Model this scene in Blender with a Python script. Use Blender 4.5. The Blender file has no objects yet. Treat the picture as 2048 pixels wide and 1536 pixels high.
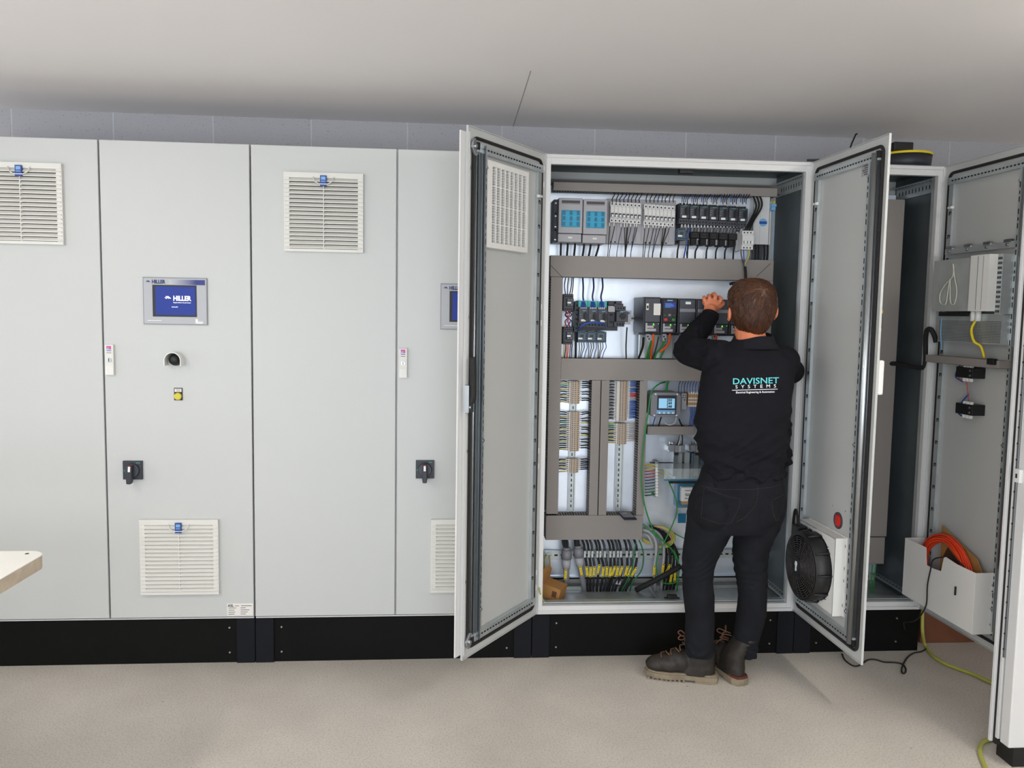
import bpy, bmesh, math, random
from mathutils import Vector, Matrix, noise
from mathutils.bvhtree import BVHTree
random.seed(7)
SC = bpy.context.scene
COL = SC.collection
PI = math.pi
# ------------------------------------------------------------------ camera, light, exposure
F_PX = 1662.6
CAM = Vector((-0.3964, -3.5507, 1.525))
R = Vector((0.99666925, -0.07989805, 0.01633121))
U = Vector((-0.00944981, 0.08575904, 0.99627109))
D = Vector((0.08100067, 0.99310709, -0.08471838))
cam = bpy.data.cameras.new('camera')
cam.sensor_width = 36.0
cam.lens = 36.0 * F_PX / 2048.0
cam.clip_start = 0.05
co = bpy.data.objects.new('camera', cam)
COL.objects.link(co)
co.matrix_world = Matrix(((R.x, U.x, -D.x, CAM.x), (R.y, U.y, -D.y, CAM.y), (R.z, U.z, -D.z, CAM.z), (0, 0, 0, 1)))
SC.camera = co
SC.view_settings.view_transform = 'Standard'
SC.view_settings.look = 'None'
SC.view_settings.gamma = 1.0
SC.view_settings.exposure = 0.2
w = bpy.data.worlds.new('world'); SC.world = w; w.use_nodes = True
w.node_tree.nodes['Background'].inputs[0].default_value = (0.75, 0.85, 1.0, 1)
w.node_tree.nodes['Background'].inputs[1].default_value = 1.0
ZC = 2.4184                       # ceiling height

def area(name, loc, rot, sx, sy, power, col):
    l = bpy.data.lights.new(name, 'AREA'); l.shape = 'RECTANGLE'
    l.size = sx; l.size_y = sy; l.energy = power; l.color = col
    o = bpy.data.objects.new(name, l); COL.objects.link(o)
    o.location = loc; o.rotation_euler = rot
    return o
# daylight assumed to enter by an opening added behind the camera; the assumed ceiling lamps carry their own light
area('added_daylight', (-1.3, -6.42, 1.15), (PI/2, 0, 0), 5.0, 2.2, 135, (0.88, 0.95, 1.0))
area('added_daylight', (-5.10, -2.0, 1.50), (0, -PI/2, 0), 1.5, 2.6, 13, (0.93, 0.97, 1.0))  # added side light, brightens the inner faces of the opened doors

def ray(px, py):
    return R*((px-1024)/F_PX) - U*((py-768)/F_PX) + D
def P(px, py, Y):                 # the point seen at a pixel on the vertical plane y = Y
    d = ray(px, py); t = (Y-CAM.y)/d.y
    return CAM + d*t
def PZ(px, py, Z):                # the same on a horizontal plane
    d = ray(px, py); t = (Z-CAM.z)/d.z
    return CAM + d*t

# ------------------------------------------------------------------ materials
def lin(c):
    r = []
    for v in c:
        v /= 255.0
        r.append(v/12.92 if v <= 0.04045 else ((v+0.055)/1.055)**2.4)
    return (*r, 1.0)
M = {}
def mat(name, col, rough=0.5, metal=0.0, bump=0.0, bscale=300.0, var=0.0, vscale=3.0, emit=0.0, alpha=1.0, trans=0.0, spec=0.5, stretch=None, coat=0.0):
    m = bpy.data.materials.new(name); m.use_nodes = True
    nt = m.node_tree; b = nt.nodes['Principled BSDF']
    c = lin(col)
    b.inputs['Base Color'].default_value = c
    b.inputs['Roughness'].default_value = rough
    b.inputs['Metallic'].default_value = metal
    b.inputs['Specular IOR Level'].default_value = spec
    b.inputs['Alpha'].default_value = alpha
    b.inputs['Transmission Weight'].default_value = trans
    b.inputs['Coat Weight'].default_value = coat
    tc = None
    if bump or var:
        tc = nt.nodes.new('ShaderNodeTexCoord'); mp = nt.nodes.new('ShaderNodeMapping')
        nt.links.new(tc.outputs['Object'], mp.inputs['Vector'])
        if stretch: mp.inputs['Scale'].default_value = stretch
    if bump:
        n = nt.nodes.new('ShaderNodeTexNoise'); n.inputs['Scale'].default_value = bscale; n.inputs['Detail'].default_value = 3
        bp = nt.nodes.new('ShaderNodeBump'); bp.inputs['Strength'].default_value = bump; bp.inputs['Distance'].default_value = 0.002
        nt.links.new(mp.outputs[0], n.inputs['Vector']); nt.links.new(n.outputs['Fac'], bp.inputs['Height'])
        nt.links.new(bp.outputs[0], b.inputs['Normal'])
    if var:
        n = nt.nodes.new('ShaderNodeTexNoise'); n.inputs['Scale'].default_value = vscale; n.inputs['Detail'].default_value = 5
        rp = nt.nodes.new('ShaderNodeValToRGB')
        rp.color_ramp.elements[0].position = 0.3; rp.color_ramp.elements[1].position = 0.7
        rp.color_ramp.elements[0].color = tuple(v*(1-var) for v in c[:3]) + (1,)
        rp.color_ramp.elements[1].color = tuple(min(1, v*(1+var)) for v in c[:3]) + (1,)
        nt.links.new(mp.outputs[0], n.inputs['Vector']); nt.links.new(n.outputs['Fac'], rp.inputs[0])
        nt.links.new(rp.outputs[0], b.inputs['Base Color'])
    if emit:
        b.inputs['Emission Color'].default_value = c; b.inputs['Emission Strength'].default_value = emit
    M[name] = m
    return m
mat('paint', (194, 195, 193), 0.42, bump=0.10, bscale=420)
mat('paint_brightened', (205, 206, 203), 0.5, bump=0.08, bscale=420)  # same paint as outside, colour lightened to lift the dim insides
mat('zinc_shaded', (92, 100, 104), 0.45, 0.35, var=0.25, vscale=2.5)  # shade of the cabinet interior put into the zinc colour
mat('frame_white', (216, 215, 214), 0.38)
mat('dark_gap', (24, 24, 24), 0.8)
mat('plinth', (12, 12, 11), 0.6, spec=0.12, bump=0.15, bscale=500, var=0.15, vscale=8)
mat('plinth_corner', (20, 21, 26), 0.6, spec=0.15, bump=0.1, bscale=500)
mat('grille', (218, 216, 209), 0.5)
mat('grille_white', (234, 232, 228), 0.45)
mat('filter', (60, 58, 54), 0.95, bump=0.5, bscale=900)
mat('badge_blue', (22, 62, 140), 0.35)
mat('badge_light', (120, 165, 215), 0.35)
mat('steel', (175, 180, 184), 0.32, 1.0, bump=0.05, bscale=60)
mat('galv', (192, 198, 199), 0.36, 0.55, var=0.10, vscale=14, bump=0.05, bscale=40)
mat('plate', (228, 236, 248), 0.30, 0.6, var=0.06, vscale=9, bump=0.04, bscale=30)
mat('duct', (146, 139, 134), 0.6)
mat('duct_dark', (112, 107, 103), 0.6)
mat('black', (18, 18, 19), 0.5)
mat('rubber', (26, 25, 25), 0.75)
mat('guard', (46, 42, 40), 0.5)
mat('gasket', (34, 30, 30), 0.85)
mat('white', (236, 236, 234), 0.45)
mat('beige', (194, 178, 162), 0.5)
mat('orange_beige', (190, 150, 105), 0.5)
mat('grey', (128, 128, 134), 0.5)
mat('grey_light', (168, 167, 172), 0.5)
mat('grey_dark', (62, 62, 70), 0.5)
mat('anth', (44, 46, 54), 0.5)
mat('anth2', (60, 63, 72), 0.5)
mat('slate_blue', (72, 92, 108), 0.5)
mat('cyan', (34, 168, 208), 0.25, alpha=0.85)
mat('cyan_dark', (14, 104, 142), 0.3)
mat('teal', (70, 170, 165), 0.5)
mat('blue', (30, 80, 165), 0.45)
mat('navy', (22, 34, 92), 0.45)
mat('lightblue', (120, 175, 220), 0.45)
mat('red', (200, 40, 30), 0.45)
mat('orange', (226, 88, 30), 0.45)
mat('orange_cable', (240, 72, 34), 0.45)
mat('green', (40, 140, 60), 0.45)
mat('green_cable', (34, 112, 60), 0.45)
mat('yellow', (236, 208, 34), 0.45)
mat('yellow_dull', (205, 190, 60), 0.5)
mat('yellow_cable', (176, 176, 84), 0.5)
mat('brown', (96, 58, 40), 0.55)
mat('cardboard', (176, 128, 72), 0.8, bump=0.1, bscale=200)
mat('wood_brown', (120, 72, 46), 0.7, var=0.25, vscale=4, stretch=(1, 6, 1))
mat('paper', (226, 222, 216), 0.7)
mat('hmi_face', (172, 173, 177), 0.4, 0.0)
mat('screen_blue', (36, 54, 132), 0.4, emit=0.22, spec=0.2)
mat('screen_navy', (18, 38, 130), 0.3, emit=0.4)
mat('screen_grey', (140, 190, 220), 0.3, emit=0.5)
mat('lamp_green', (90, 240, 70), 0.4, emit=1.5)
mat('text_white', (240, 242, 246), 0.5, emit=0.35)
mat('text_navy', (30, 40, 100), 0.5)
mat('text_dark', (50, 50, 54), 0.6)
mat('magenta', (205, 80, 140), 0.5)
mat('clear', (230, 240, 244), 0.05, alpha=0.22)
mat('clear_blue', (70, 140, 175), 0.1, alpha=0.6)
mat('clear_cord', (225, 222, 205), 0.2, alpha=0.75)
mat('tabletop', (248, 245, 238), 0.4, var=0.03, vscale=5)
mat('table_edge', (205, 190, 168), 0.7, var=0.1, vscale=30)
mat('skin', (222, 134, 96), 0.5, bump=0.08, bscale=300, var=0.06, vscale=30)
mat('hair', (82, 47, 25), 0.45, var=0.45, vscale=50, stretch=(1, 1, .35))
mat('sweat', (23, 22, 28), 0.92, spec=0.2, bump=0.5, bscale=700, var=0.1, vscale=40)
mat('sweat_collar', (28, 27, 33), 0.9, spec=0.2, bump=0.5, bscale=700)
mat('jeans', (25, 26, 31), 0.9, spec=0.2, bump=0.6, bscale=900, var=0.22, vscale=14)
mat('stitch', (46, 44, 42), 0.9)
mat('boot', (37, 31, 26), 0.6, bump=0.3, bscale=250, var=0.25, vscale=18)
mat('sole', (132, 120, 100), 0.8, bump=0.3, bscale=150, var=0.15, vscale=30)
mat('sole_red', (90, 40, 34), 0.8)
mat('lace', (110, 76, 54), 0.8)
mat('logo_cyan', (96, 208, 214), 0.6)
mat('eye_white', (225, 220, 215), 0.3)

def floor_mat():
    m = bpy.data.materials.new('concrete_floor'); m.use_nodes = True; nt = m.node_tree; b = nt.nodes['Principled BSDF']
    N = nt.nodes.new; L = nt.links.new
    tc = N('ShaderNodeTexCoord')
    n1 = N('ShaderNodeTexNoise'); n1.inputs['Scale'].default_value = 1.3; n1.inputs['Detail'].default_value = 6; n1.inputs['Roughness'].default_value = 0.6
    n2 = N('ShaderNodeTexNoise'); n2.inputs['Scale'].default_value = 140; n2.inputs['Detail'].default_value = 3
    v = N('ShaderNodeTexVoronoi'); v.inputs['Scale'].default_value = 7
    r1 = N('ShaderNodeValToRGB'); r1.color_ramp.elements[0].position = 0.35; r1.color_ramp.elements[1].position = 0.7
    r1.color_ramp.elements[0].color = lin((196, 189, 180)); r1.color_ramp.elements[1].color = lin((218, 211, 201))
    r2 = N('ShaderNodeValToRGB'); r2.color_ramp.elements[0].position = 0.36; r2.color_ramp.elements[1].position = 0.52
    r2.color_ramp.elements[0].color = (0.80, 0.79, 0.77, 1); r2.color_ramp.elements[1].color = (1, 1, 1, 1)
    r3 = N('ShaderNodeValToRGB'); r3.color_ramp.elements[0].position = 0.012; r3.color_ramp.elements[1].position = 0.035
    r3.color_ramp.elements[0].color = (0.35, 0.32, 0.28, 1); r3.color_ramp.elements[1].color = (1, 1, 1, 1)
    m1 = N('ShaderNodeMixRGB'); m1.blend_type = 'MULTIPLY'; m1.inputs[0].default_value = 1
    m2 = N('ShaderNodeMixRGB'); m2.blend_type = 'MULTIPLY'; m2.inputs[0].default_value = 1
    for n in (n1, n2, v): L(tc.outputs['Object'], n.inputs['Vector'])
    L(n1.outputs['Fac'], r1.inputs[0]); L(n2.outputs['Fac'], r2.inputs[0]); L(v.outputs['Distance'], r3.inputs[0])
    L(r1.outputs[0], m1.inputs[1]); L(r2.outputs[0], m1.inputs[2]); L(m1.outputs[0], m2.inputs[1]); L(r3.outputs[0], m2.inputs[2])
    L(m2.outputs[0], b.inputs['Base Color'])
    rr = N('ShaderNodeMapRange'); rr.inputs['To Min'].default_value = 0.38; rr.inputs['To Max'].default_value = 0.62
    L(n1.outputs['Fac'], rr.inputs['Value']); L(rr.outputs[0], b.inputs['Roughness'])
    bp = N('ShaderNodeBump'); bp.inputs['Strength'].default_value = 0.15; bp.inputs['Distance'].default_value = 0.002
    L(n2.outputs['Fac'], bp.inputs['Height']); L(bp.outputs[0], b.inputs['Normal'])
    M['floor'] = m
floor_mat()
def wall_mat():
    # painted blockwork: one course of 450 x 225 blocks, half bond
    m = bpy.data.materials.new('painted_blockwork'); m.use_nodes = True; nt = m.node_tree; b = nt.nodes['Principled BSDF']
    N = nt.nodes.new; L = nt.links.new
    tc = N('ShaderNodeTexCoord'); mp = N('ShaderNodeMapping')
    mp.inputs['Rotation'].default_value = (PI/2, 0, 0)
    L(tc.outputs['Object'], mp.inputs['Vector'])
    br = N('ShaderNodeTexBrick'); br.offset = 0.5
    br.inputs['Scale'].default_value = 1.0
    br.inputs['Mortar Size'].default_value = 0.005; br.inputs['Mortar Smooth'].default_value = 0.3
    br.inputs['Brick Width'].default_value = 0.45; br.inputs['Row Height'].default_value = 0.225
    br.inputs['Color1'].default_value = lin((166, 165, 170)); br.inputs['Color2'].default_value = lin((170, 169, 174))
    br.inputs['Mortar'].default_value = lin((184, 184, 190))
    L(mp.outputs[0], br.inputs['Vector'])
    n = N('ShaderNodeTexNoise'); n.inputs['Scale'].default_value = 120; n.inputs['Detail'].default_value = 4
    L(tc.outputs['Object'], n.inputs['Vector'])
    r = N('ShaderNodeValToRGB'); r.color_ramp.elements[0].position = 0.30; r.color_ramp.elements[1].position = 0.38
    r.color_ramp.elements[0].color = (0.55, 0.55, 0.55, 1); r.color_ramp.elements[1].color = (1, 1, 1, 1)
    L(n.outputs['Fac'], r.inputs[0])
    mx = N('ShaderNodeMixRGB'); mx.blend_type = 'MULTIPLY'; mx.inputs[0].default_value = 1
    L(br.outputs['Color'], mx.inputs[1]); L(r.outputs[0], mx.inputs[2]); L(mx.outputs[0], b.inputs['Base Color'])
    b.inputs['Roughness'].default_value = 0.6
    bp = N('ShaderNodeBump'); bp.inputs['Strength'].default_value = 0.35; bp.inputs['Distance'].default_value = 0.003
    L(r.outputs[0], bp.inputs['Height'])
    bp2 = N('ShaderNodeBump'); bp2.inputs['Strength'].default_value = 0.5; bp2.inputs['Distance'].default_value = 0.004; bp2.invert = True
    L(br.outputs['Fac'], bp2.inputs['Height']); L(bp.outputs[0], bp2.inputs['Normal']); L(bp2.outputs[0], b.inputs['Normal'])
    M['wall'] = m
wall_mat()
mat('ceiling', (240, 236, 235), 0.55, bump=0.05, bscale=80, var=0.015, vscale=1.5)
mat('wall_plain', (240, 238, 234), 0.7)

# ------------------------------------------------------------------ mesh builder
class MB:
    def __init__(s): s.v = []; s.f = []; s.m = []; s.sm = []; s.mats = []
    def mi(s, m):
        if m not in s.mats: s.mats.append(m)
        return s.mats.index(m)
    def face(s, idx, m, smooth=False): s.f.append(idx); s.m.append(s.mi(m)); s.sm.append(smooth)
    def box(s, x0, x1, y0, y1, z0, z1, m):
        if x0 > x1: x0, x1 = x1, x0
        if y0 > y1: y0, y1 = y1, y0
        if z0 > z1: z0, z1 = z1, z0
        b = len(s.v)
        s.v += [(x0,y0,z0),(x1,y0,z0),(x1,y1,z0),(x0,y1,z0),(x0,y0,z1),(x1,y0,z1),(x1,y1,z1),(x0,y1,z1)]
        for q in ((0,3,2,1),(4,5,6,7),(0,1,5,4),(1,2,6,5),(2,3,7,6),(3,0,4,7)): s.face([b+i for i in q], m)
        return s
    def prism(s, poly, axis, a, b_, m):          # poly: 2-D outline, extruded along axis between a and b_
        n = len(poly); b = len(s.v)
        for t in (a, b_):
            for (p, q) in poly:
                s.v.append({'x': (t,p,q), 'y': (p,t,q), 'z': (p,q,t)}[axis])
        s.face([b+i for i in range(n)], m); s.face([b+n+i for i in reversed(range(n))], m)
        for i in range(n):
            j = (i+1) % n; s.face([b+j, b+i, b+n+i, b+n+j], m)
        return s
    def tube(s, pts, r, m, n=8, cap=True, flat=1.0):
        pts = [Vector(p) for p in pts]; k = len(pts)
        rr = r if isinstance(r, (list, tuple)) else [r]*k
        b = len(s.v); up = None
        for i, p in enumerate(pts):
            t = (pts[min(i+1, k-1)] - pts[max(i-1, 0)])
            if t.length < 1e-9: t = Vector((0, 0, 1))
            t.normalize()
            if up is None:
                up = Vector((0, 1, 0)) if abs(t.y) < 0.9 else Vector((1, 0, 0))
            a = t.cross(up)
            if a.length < 1e-6: a = t.orthogonal()
            a.normalize(); c = a.cross(t).normalized(); up = c
            for j in range(n):
                th = 2*PI*j/n
                s.v.append(tuple(p + a*(rr[i]*math.cos(th)) + c*(rr[i]*flat*math.sin(th))))
        for i in range(k-1):
            for j in range(n):
                j2 = (j+1) % n
                s.face([b+i*n+j, b+i*n+j2, b+(i+1)*n+j2, b+(i+1)*n+j], m, True)
        if cap:
            s.face([b+j for j in reversed(range(n))], m); s.face([b+(k-1)*n+j for j in range(n)], m)
        return s
    def cyl(s, p0, p1, r, m, n=16, r2=None):
        return s.tube([p0, p1], [r, r if r2 is None else r2], m, n)
    def ring(s, c, axis, r0, r1, a, b_, m, n=32):   # annulus with thickness along an axis
        b = len(s.v)
        for (rad, t) in ((r1, a), (r1, b_), (r0, b_), (r0, a)):
            for j in range(n):
                th = 2*PI*j/n; p, q = rad*math.cos(th), rad*math.sin(th)
                s.v.append({'x': (c[0]+t, c[1]+p, c[2]+q), 'y': (c[0]+p, c[1]+t, c[2]+q), 'z': (c[0]+p, c[1]+q, c[2]+t)}[axis])
        for k in range(4):
            k2 = (k+1) % 4
            for j in range(n):
                j2 = (j+1) % n
                s.face([b+k*n+j, b+k*n+j2, b+k2*n+j2, b+k2*n+j], m, k in (0, 2))
        return s
    def ell(s, c, r, m, nu=20, nv=12, rot=None):
        b = len(s.v); c = Vector(c)
        for i in range(nv+1):
            ph = PI*i/nv
            for j in range(nu):
                th = 2*PI*j/nu
                p = Vector((r[0]*math.sin(ph)*math.cos(th), r[1]*math.sin(ph)*math.sin(th), r[2]*math.cos(ph)))
                if rot: p = rot @ p
                s.v.append(tuple(c+p))
        for i in range(nv):
            for j in range(nu):
                j2 = (j+1) % nu
                s.face([b+i*nu+j, b+(i+1)*nu+j, b+(i+1)*nu+j2, b+i*nu+j2], m, True)
        return s
    def loft(s, rings, m, n=28, pw=2.0):           # rings (cx, cy, cz, rx, ry), horizontal, closed at both ends
        b = len(s.v); k = len(rings)
        for (cx, cy, cz, rx, ry) in rings:
            for j in range(n):
                th = 2*PI*j/n; c_, s_ = math.cos(th), math.sin(th)
                e = 2.0/pw
                s.v.append((cx+rx*math.copysign(abs(c_)**e, c_), cy+ry*math.copysign(abs(s_)**e, s_), cz))
        for i in range(k-1):
            for j in range(n):
                j2 = (j+1) % n; s.face([b+i*n+j, b+i*n+j2, b+(i+1)*n+j2, b+(i+1)*n+j], m, True)
        s.face([b+j for j in reversed(range(n))], m); s.face([b+(k-1)*n+j for j in range(n)], m)
        return s
    def mesh(s, name, off=(0, 0, 0)):
        me = bpy.data.meshes.new(name)
        ox, oy, oz = off
        me.from_pydata([(x-ox, y-oy, z-oz) for (x, y, z) in s.v], [], s.f)
        for m in s.mats: me.materials.append(M[m])
        me.polygons.foreach_set('material_index', s.m)
        me.polygons.foreach_set('use_smooth', s.sm)
        bm = bmesh.new(); bm.from_mesh(me); bmesh.ops.recalc_face_normals(bm, faces=bm.faces); bm.to_mesh(me); bm.free()
        me.update()
        return me
    def build(s, name, parent=None, bevel=0.0, off=None, seg=2):
        # geometry is given in world coordinates when off is the parent's location, else in the parent's own
        if off is None: off = (0, 0, 0)
        o = bpy.data.objects.new(name, s.mesh(name, off)); COL.objects.link(o)
        if parent: o.parent = parent
        if bevel:
            md = o.modifiers.new('bevel', 'BEVEL'); md.width = bevel; md.segments = seg; md.limit_method = 'ANGLE'; md.angle_limit = 0.6
        return o

def tag(o, label=None, cat=None, group=None, kind=None):
    if label: o['label'] = label
    if cat: o['category'] = cat
    if group: o['group'] = group
    if kind: o['kind'] = kind
    return o
def thing(name, label, cat, loc=(0, 0, 0), group=None):
    o = bpy.data.objects.new(name, None); COL.objects.link(o); o.location = loc; o.empty_display_size = 0.05
    return tag(o, label, cat, group)
def copy_tree(o, loc=None, label=None, parent=None):
    c = o.copy(); COL.objects.link(c); c.parent = parent
    if loc is not None: c.location = loc
    if label: c['label'] = label
    for ch in list(o.children): copy_tree(ch, None, None, c)
    return c
def smooth_path(pts, seg=6):
    pts = [Vector(p) for p in pts]
    if len(pts) < 3: return pts
    out = []
    ext = [pts[0]*2-pts[1]] + pts + [pts[-1]*2-pts[-2]]
    for i in range(1, len(ext)-2):
        p0, p1, p2, p3 = ext[i-1:i+3]
        for k in range(seg):
            t = k/seg
            out.append(0.5*((2*p1)+(p2-p0)*t+(2*p0-5*p1+4*p2-p3)*t*t+(3*p1-p0-3*p2+p3)*t**3))
    out.append(pts[-1])
    return out
def origin_to(o, p):            # move a top-level mesh's origin to a point without moving its shape
    p = Vector(p); o.data.transform(Matrix.Translation(-(p-o.location))); o.location = p
def cable(name, pts, r, m, label, cat, group=None, parent=None, n=6, seg=6):
    sp = smooth_path(pts, seg)
    b = MB(); b.tube(sp, r, m, n)
    off = sp[0]
    o = b.build(name, parent, off=off)
    if not parent: o.location = off; tag(o, label, cat, group)
    return o
def pc(pts, Y):                 # pixel polyline on one plane (or with its own depth per point)
    return [P(q[0], q[1], q[2] if len(q) > 2 else Y) for q in pts]
def prect(x0, y0, x1, y1, Y):
    xm, ym = (x0+x1)/2, (y0+y1)/2
    return P(x0, ym, Y).x, P(x1, ym, Y).x, P(xm, y1, Y).z, P(xm, y0, Y).z   # x0, x1, zbottom, ztop
def text_mesh(s, size, m, parent, loc, bold=0.0, width=None, name='lettering', depth=0.0004, shear=0.0, cx='CENTER'):
    c = bpy.data.curves.new(name, 'FONT'); c.body = s; c.size = size; c.offset = bold; c.extrude = depth; c.shear = shear
    c.align_x = cx; c.align_y = 'CENTER'; c.resolution_u = 3
    t = bpy.data.objects.new(name, c); COL.objects.link(t)
    dg = bpy.context.evaluated_depsgraph_get()
    me = bpy.data.meshes.new_from_object(t.evaluated_get(dg))
    bpy.data.objects.remove(t); bpy.data.curves.remove(c)
    me.transform(Matrix.Rotation(PI/2, 4, 'X'))
    if width:
        xs = [v.co.x for v in me.vertices]; k = width/(max(xs)-min(xs)); me.transform(Matrix.Diagonal((k, 1, 1, 1)))
    me.materials.clear(); me.materials.append(M[m])
    o = bpy.data.objects.new(name, me); COL.objects.link(o); o.location = loc
    if parent: o.parent = parent
    return o
def struct(o):
    o['kind'] = 'structure'; return o

# ------------------------------------------------------------------ the room
XL, XR, YB, YR = -5.2, 4.4, 0.514, -6.5
struct(MB().box(XL-.1, XR+.1, YR-.1, YB+.1, -.1, 0, 'floor').build('floor'))
struct(MB().box(XL-.1, XR+.1, YR-.1, YB+.1, ZC, ZC+.1, 'ceiling').build('ceiling'))
o = MB().box(XL-.1, XR+.1, 0, .1, -.1, ZC+.1, 'wall').build('wall_back'); o.location = (0, YB, 0); struct(o)
# shift so that the visible vertical joints fall where the photograph has them
o.data.transform(Matrix.Translation((2.158+.225, 0, -.02))); o.location = (-2.158-.225, YB, .02)
b = MB()
for (y0, y1, z0, z1) in ((YR, -3.3, 0, ZC), (-.7, YB, 0, ZC), (-3.3, -.7, 0, .75), (-3.3, -.7, 2.25, ZC)): b.box(XL-.1, XL, y0, y1, z0, z1, 'wall_plain')
struct(b.build('wall_left'))
b = MB()
for y in (-3.3, -2.03, -.75): b.box(XL-.06, XL-.01, y, y+.05, .75, 2.25, 'frame_white')
for z in (.75, 2.20): b.box(XL-.06, XL-.01, -3.3, -.7, z, z+.05, 'frame_white')
struct(b.build('added_window'))  # unseen window frame, added to go with the side light
struct(MB().box(XR, XR+.1, YR, YB, 0, ZC, 'wall_plain').build('wall_right'))
b = MB()
for (x0, x1, z0, z1) in ((XL, -3.85, 0, ZC), (1.25, XR, 0, ZC), (-3.85, 1.25, 2.30, ZC)): b.box(x0, x1, YR-.1, YR, z0, z1, 'wall_plain')  # gap in the unseen rear wall is assumed, sized for the light
struct(b.build('wall_rear'))
b = MB()
for x in (-3.85, -1.33, 1.20): b.box(x, x+.05, YR-.06, YR-.01, 0, 2.30, 'frame_white')
b.box(-3.85, 1.25, YR-.06, YR-.01, 2.25, 2.30, 'frame_white')
struct(b.build('assumed_opening_frame'))  # frame of the assumed, unseen opening that the rear light stands in
# assumed ceiling lamps, unseen: white trough with a glowing diffuser, mounted above and behind the camera
mat('diffuser', (255, 249, 240), 0.5, emit=30.0)
def assumed_ceiling_lamp(x, y, lab):
    t = thing('assumed_ceiling_lamp', lab, 'lamp', (x, y, ZC), 'assumed long ceiling lamps')
    b_ = MB(); b_.box(-.07, .07, -.62, .62, -.03, 0, 'frame_white'); b_.build('lamp_body', t)
    b_ = MB(); b_.box(-.06, .06, -.60, .60, -.075, -.03, 'diffuser'); b_.build('diffuser', t)
    return t
LP = assumed_ceiling_lamp(-2.55, -2.15, 'assumed long ceiling lamp above the work table')
for (x, y, lab) in ((1.75, -1.85, 'assumed long ceiling lamp at the right, above the viewer'), (-.6, -4.6, 'added long ceiling lamp far behind the camera')): copy_tree(LP, (x, y, ZC), lab)
# hairline joint of the ceiling boards
a, c = PZ(1050, 178, ZC), PZ(1027, 250, ZC)
b = MB(); dd = (c-a).normalized(); e = c + dd*.03; s0 = a - dd*.25
b.prism([(s0.x-.0012, s0.y), (s0.x+.0012, s0.y), (e.x+.0012, e.y), (e.x-.0012, e.y)], 'z', ZC-.0012, ZC, 'grey')
struct(b.build('trim_1'))
# ------------------------------------------------------------------ cabinets
def plinth(root, x0, x1, left=True, right=True):
    b = MB(); b.box(x0+.002, x1-.002, .018, .42, 0, .2, 'plinth')
    xa, xb = x0+.08, x1-.08
    for xs in (xa+.03, xb-.03):
        for z in (.045, .155): b.cyl((xs, .019, z), (xs, .014, z), .004, 'steel', 8)
    p = b.build('plinth', root, off=root.location)
    for (s, c0, c1) in ((left, x0, x0+.08), (right, x1-.08, x1)):
        if not s: continue
        q = MB(); q.box(c0+.0015, c1-.0015, .008, .10, 0.0, .1985, 'plinth_corner')
        q.build('plinth_corner', root, bevel=.0015, off=root.location)
def closed_body(root, x0, x1):
    b = MB(); b.box(x0+.004, x1-.004, .024, .42, .2, 2.197, 'frame_white')
    b.box(x0+.004, x1-.004, .006, .03, .2, .2045, 'frame_white')
    b.build('body', root, off=root.location)
def door_closed(root, x0, w=.5935):
    d = MB(); d.box(0, w, 0, .018, 0, 1.9885, 'paint')
    o = d.build('door', root, bevel=.0025, off=(0, 0, 0)); o.location = Vector((x0+.0033, 0, .2085)) - root.location
    g = MB()
    for x in (0.003, w-.009): g.box(x, x+.006, .0185, .0235, .02, 1.93, 'dark_gap')
    g.build('gasket', o)
    return o
def lock_handle(door, x, z, label=True):
    # swing handle with key cylinder, in the door's own coordinates
    b = MB(); b.box(x, x+.034, -.014, 0, z, z+.125, 'grille'); b.box(x+.003, x+.031, -.0155, -.0135, z+.002, z+.036, 'grille_white')
    for k in range(5): b.box(x+.007+k*.0045, x+.0085+k*.0045, -.0162, -.0153, z+.004, z+.034, 'grille')
    o = b.build('swing_handle', door, bevel=.002)
    o['label'] = 'pale grey swing handle with a key cylinder and a small sticker'
    b = MB(); b.cyl((x+.017, -.0142, z+.062), (x+.017, -.0185, z+.062), .0085, 'steel', 20); b.box(x+.0155, x+.0185, -.019, -.0183, z+.055, z+.069, 'dark_gap'); b.build('key_cylinder', o)
    b = MB(); b.box(x+.006, x+.027, -.0148, -.0141, z+.088, z+.121, 'paper'); b.box(x+.007, x+.026, -.0151, -.0147, z+.105, z+.120, 'magenta')
    b.box(x+.008, x+.018, -.0153, -.015, z+.106, z+.113, 'lightblue'); b.box(x+.007, x+.026, -.0151, -.0147, z+.099, z+.102, 'blue'); b.box(x+.007, x+.026, -.0151, -.0147, z+.091, z+.093, 'text_dark'); b.build('sticker', o)

cab1 = thing('control_cabinet', 'closed pale grey double-door cabinet at far left, with a white rating label', 'cabinet', (-1.8, .2, 0))
plinth(cab1, -2.4, -1.2); closed_body(cab1, -2.4, -1.2)
d1a = door_closed(cab1, -2.4); d1b = door_closed(cab1, -1.8)
lock_handle(d1b, .008, 1.036)
cab2 = thing('control_cabinet', 'closed pale grey double-door cabinet in the middle, left of the opened one', 'cabinet', (-.6, .2, 0))
plinth(cab2, -1.2, 0); closed_body(cab2, -1.2, 0)
d2a = door_closed(cab2, -1.2); d2b = door_closed(cab2, -.6)
lock_handle(d2b, .008, 1.036)
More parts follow.
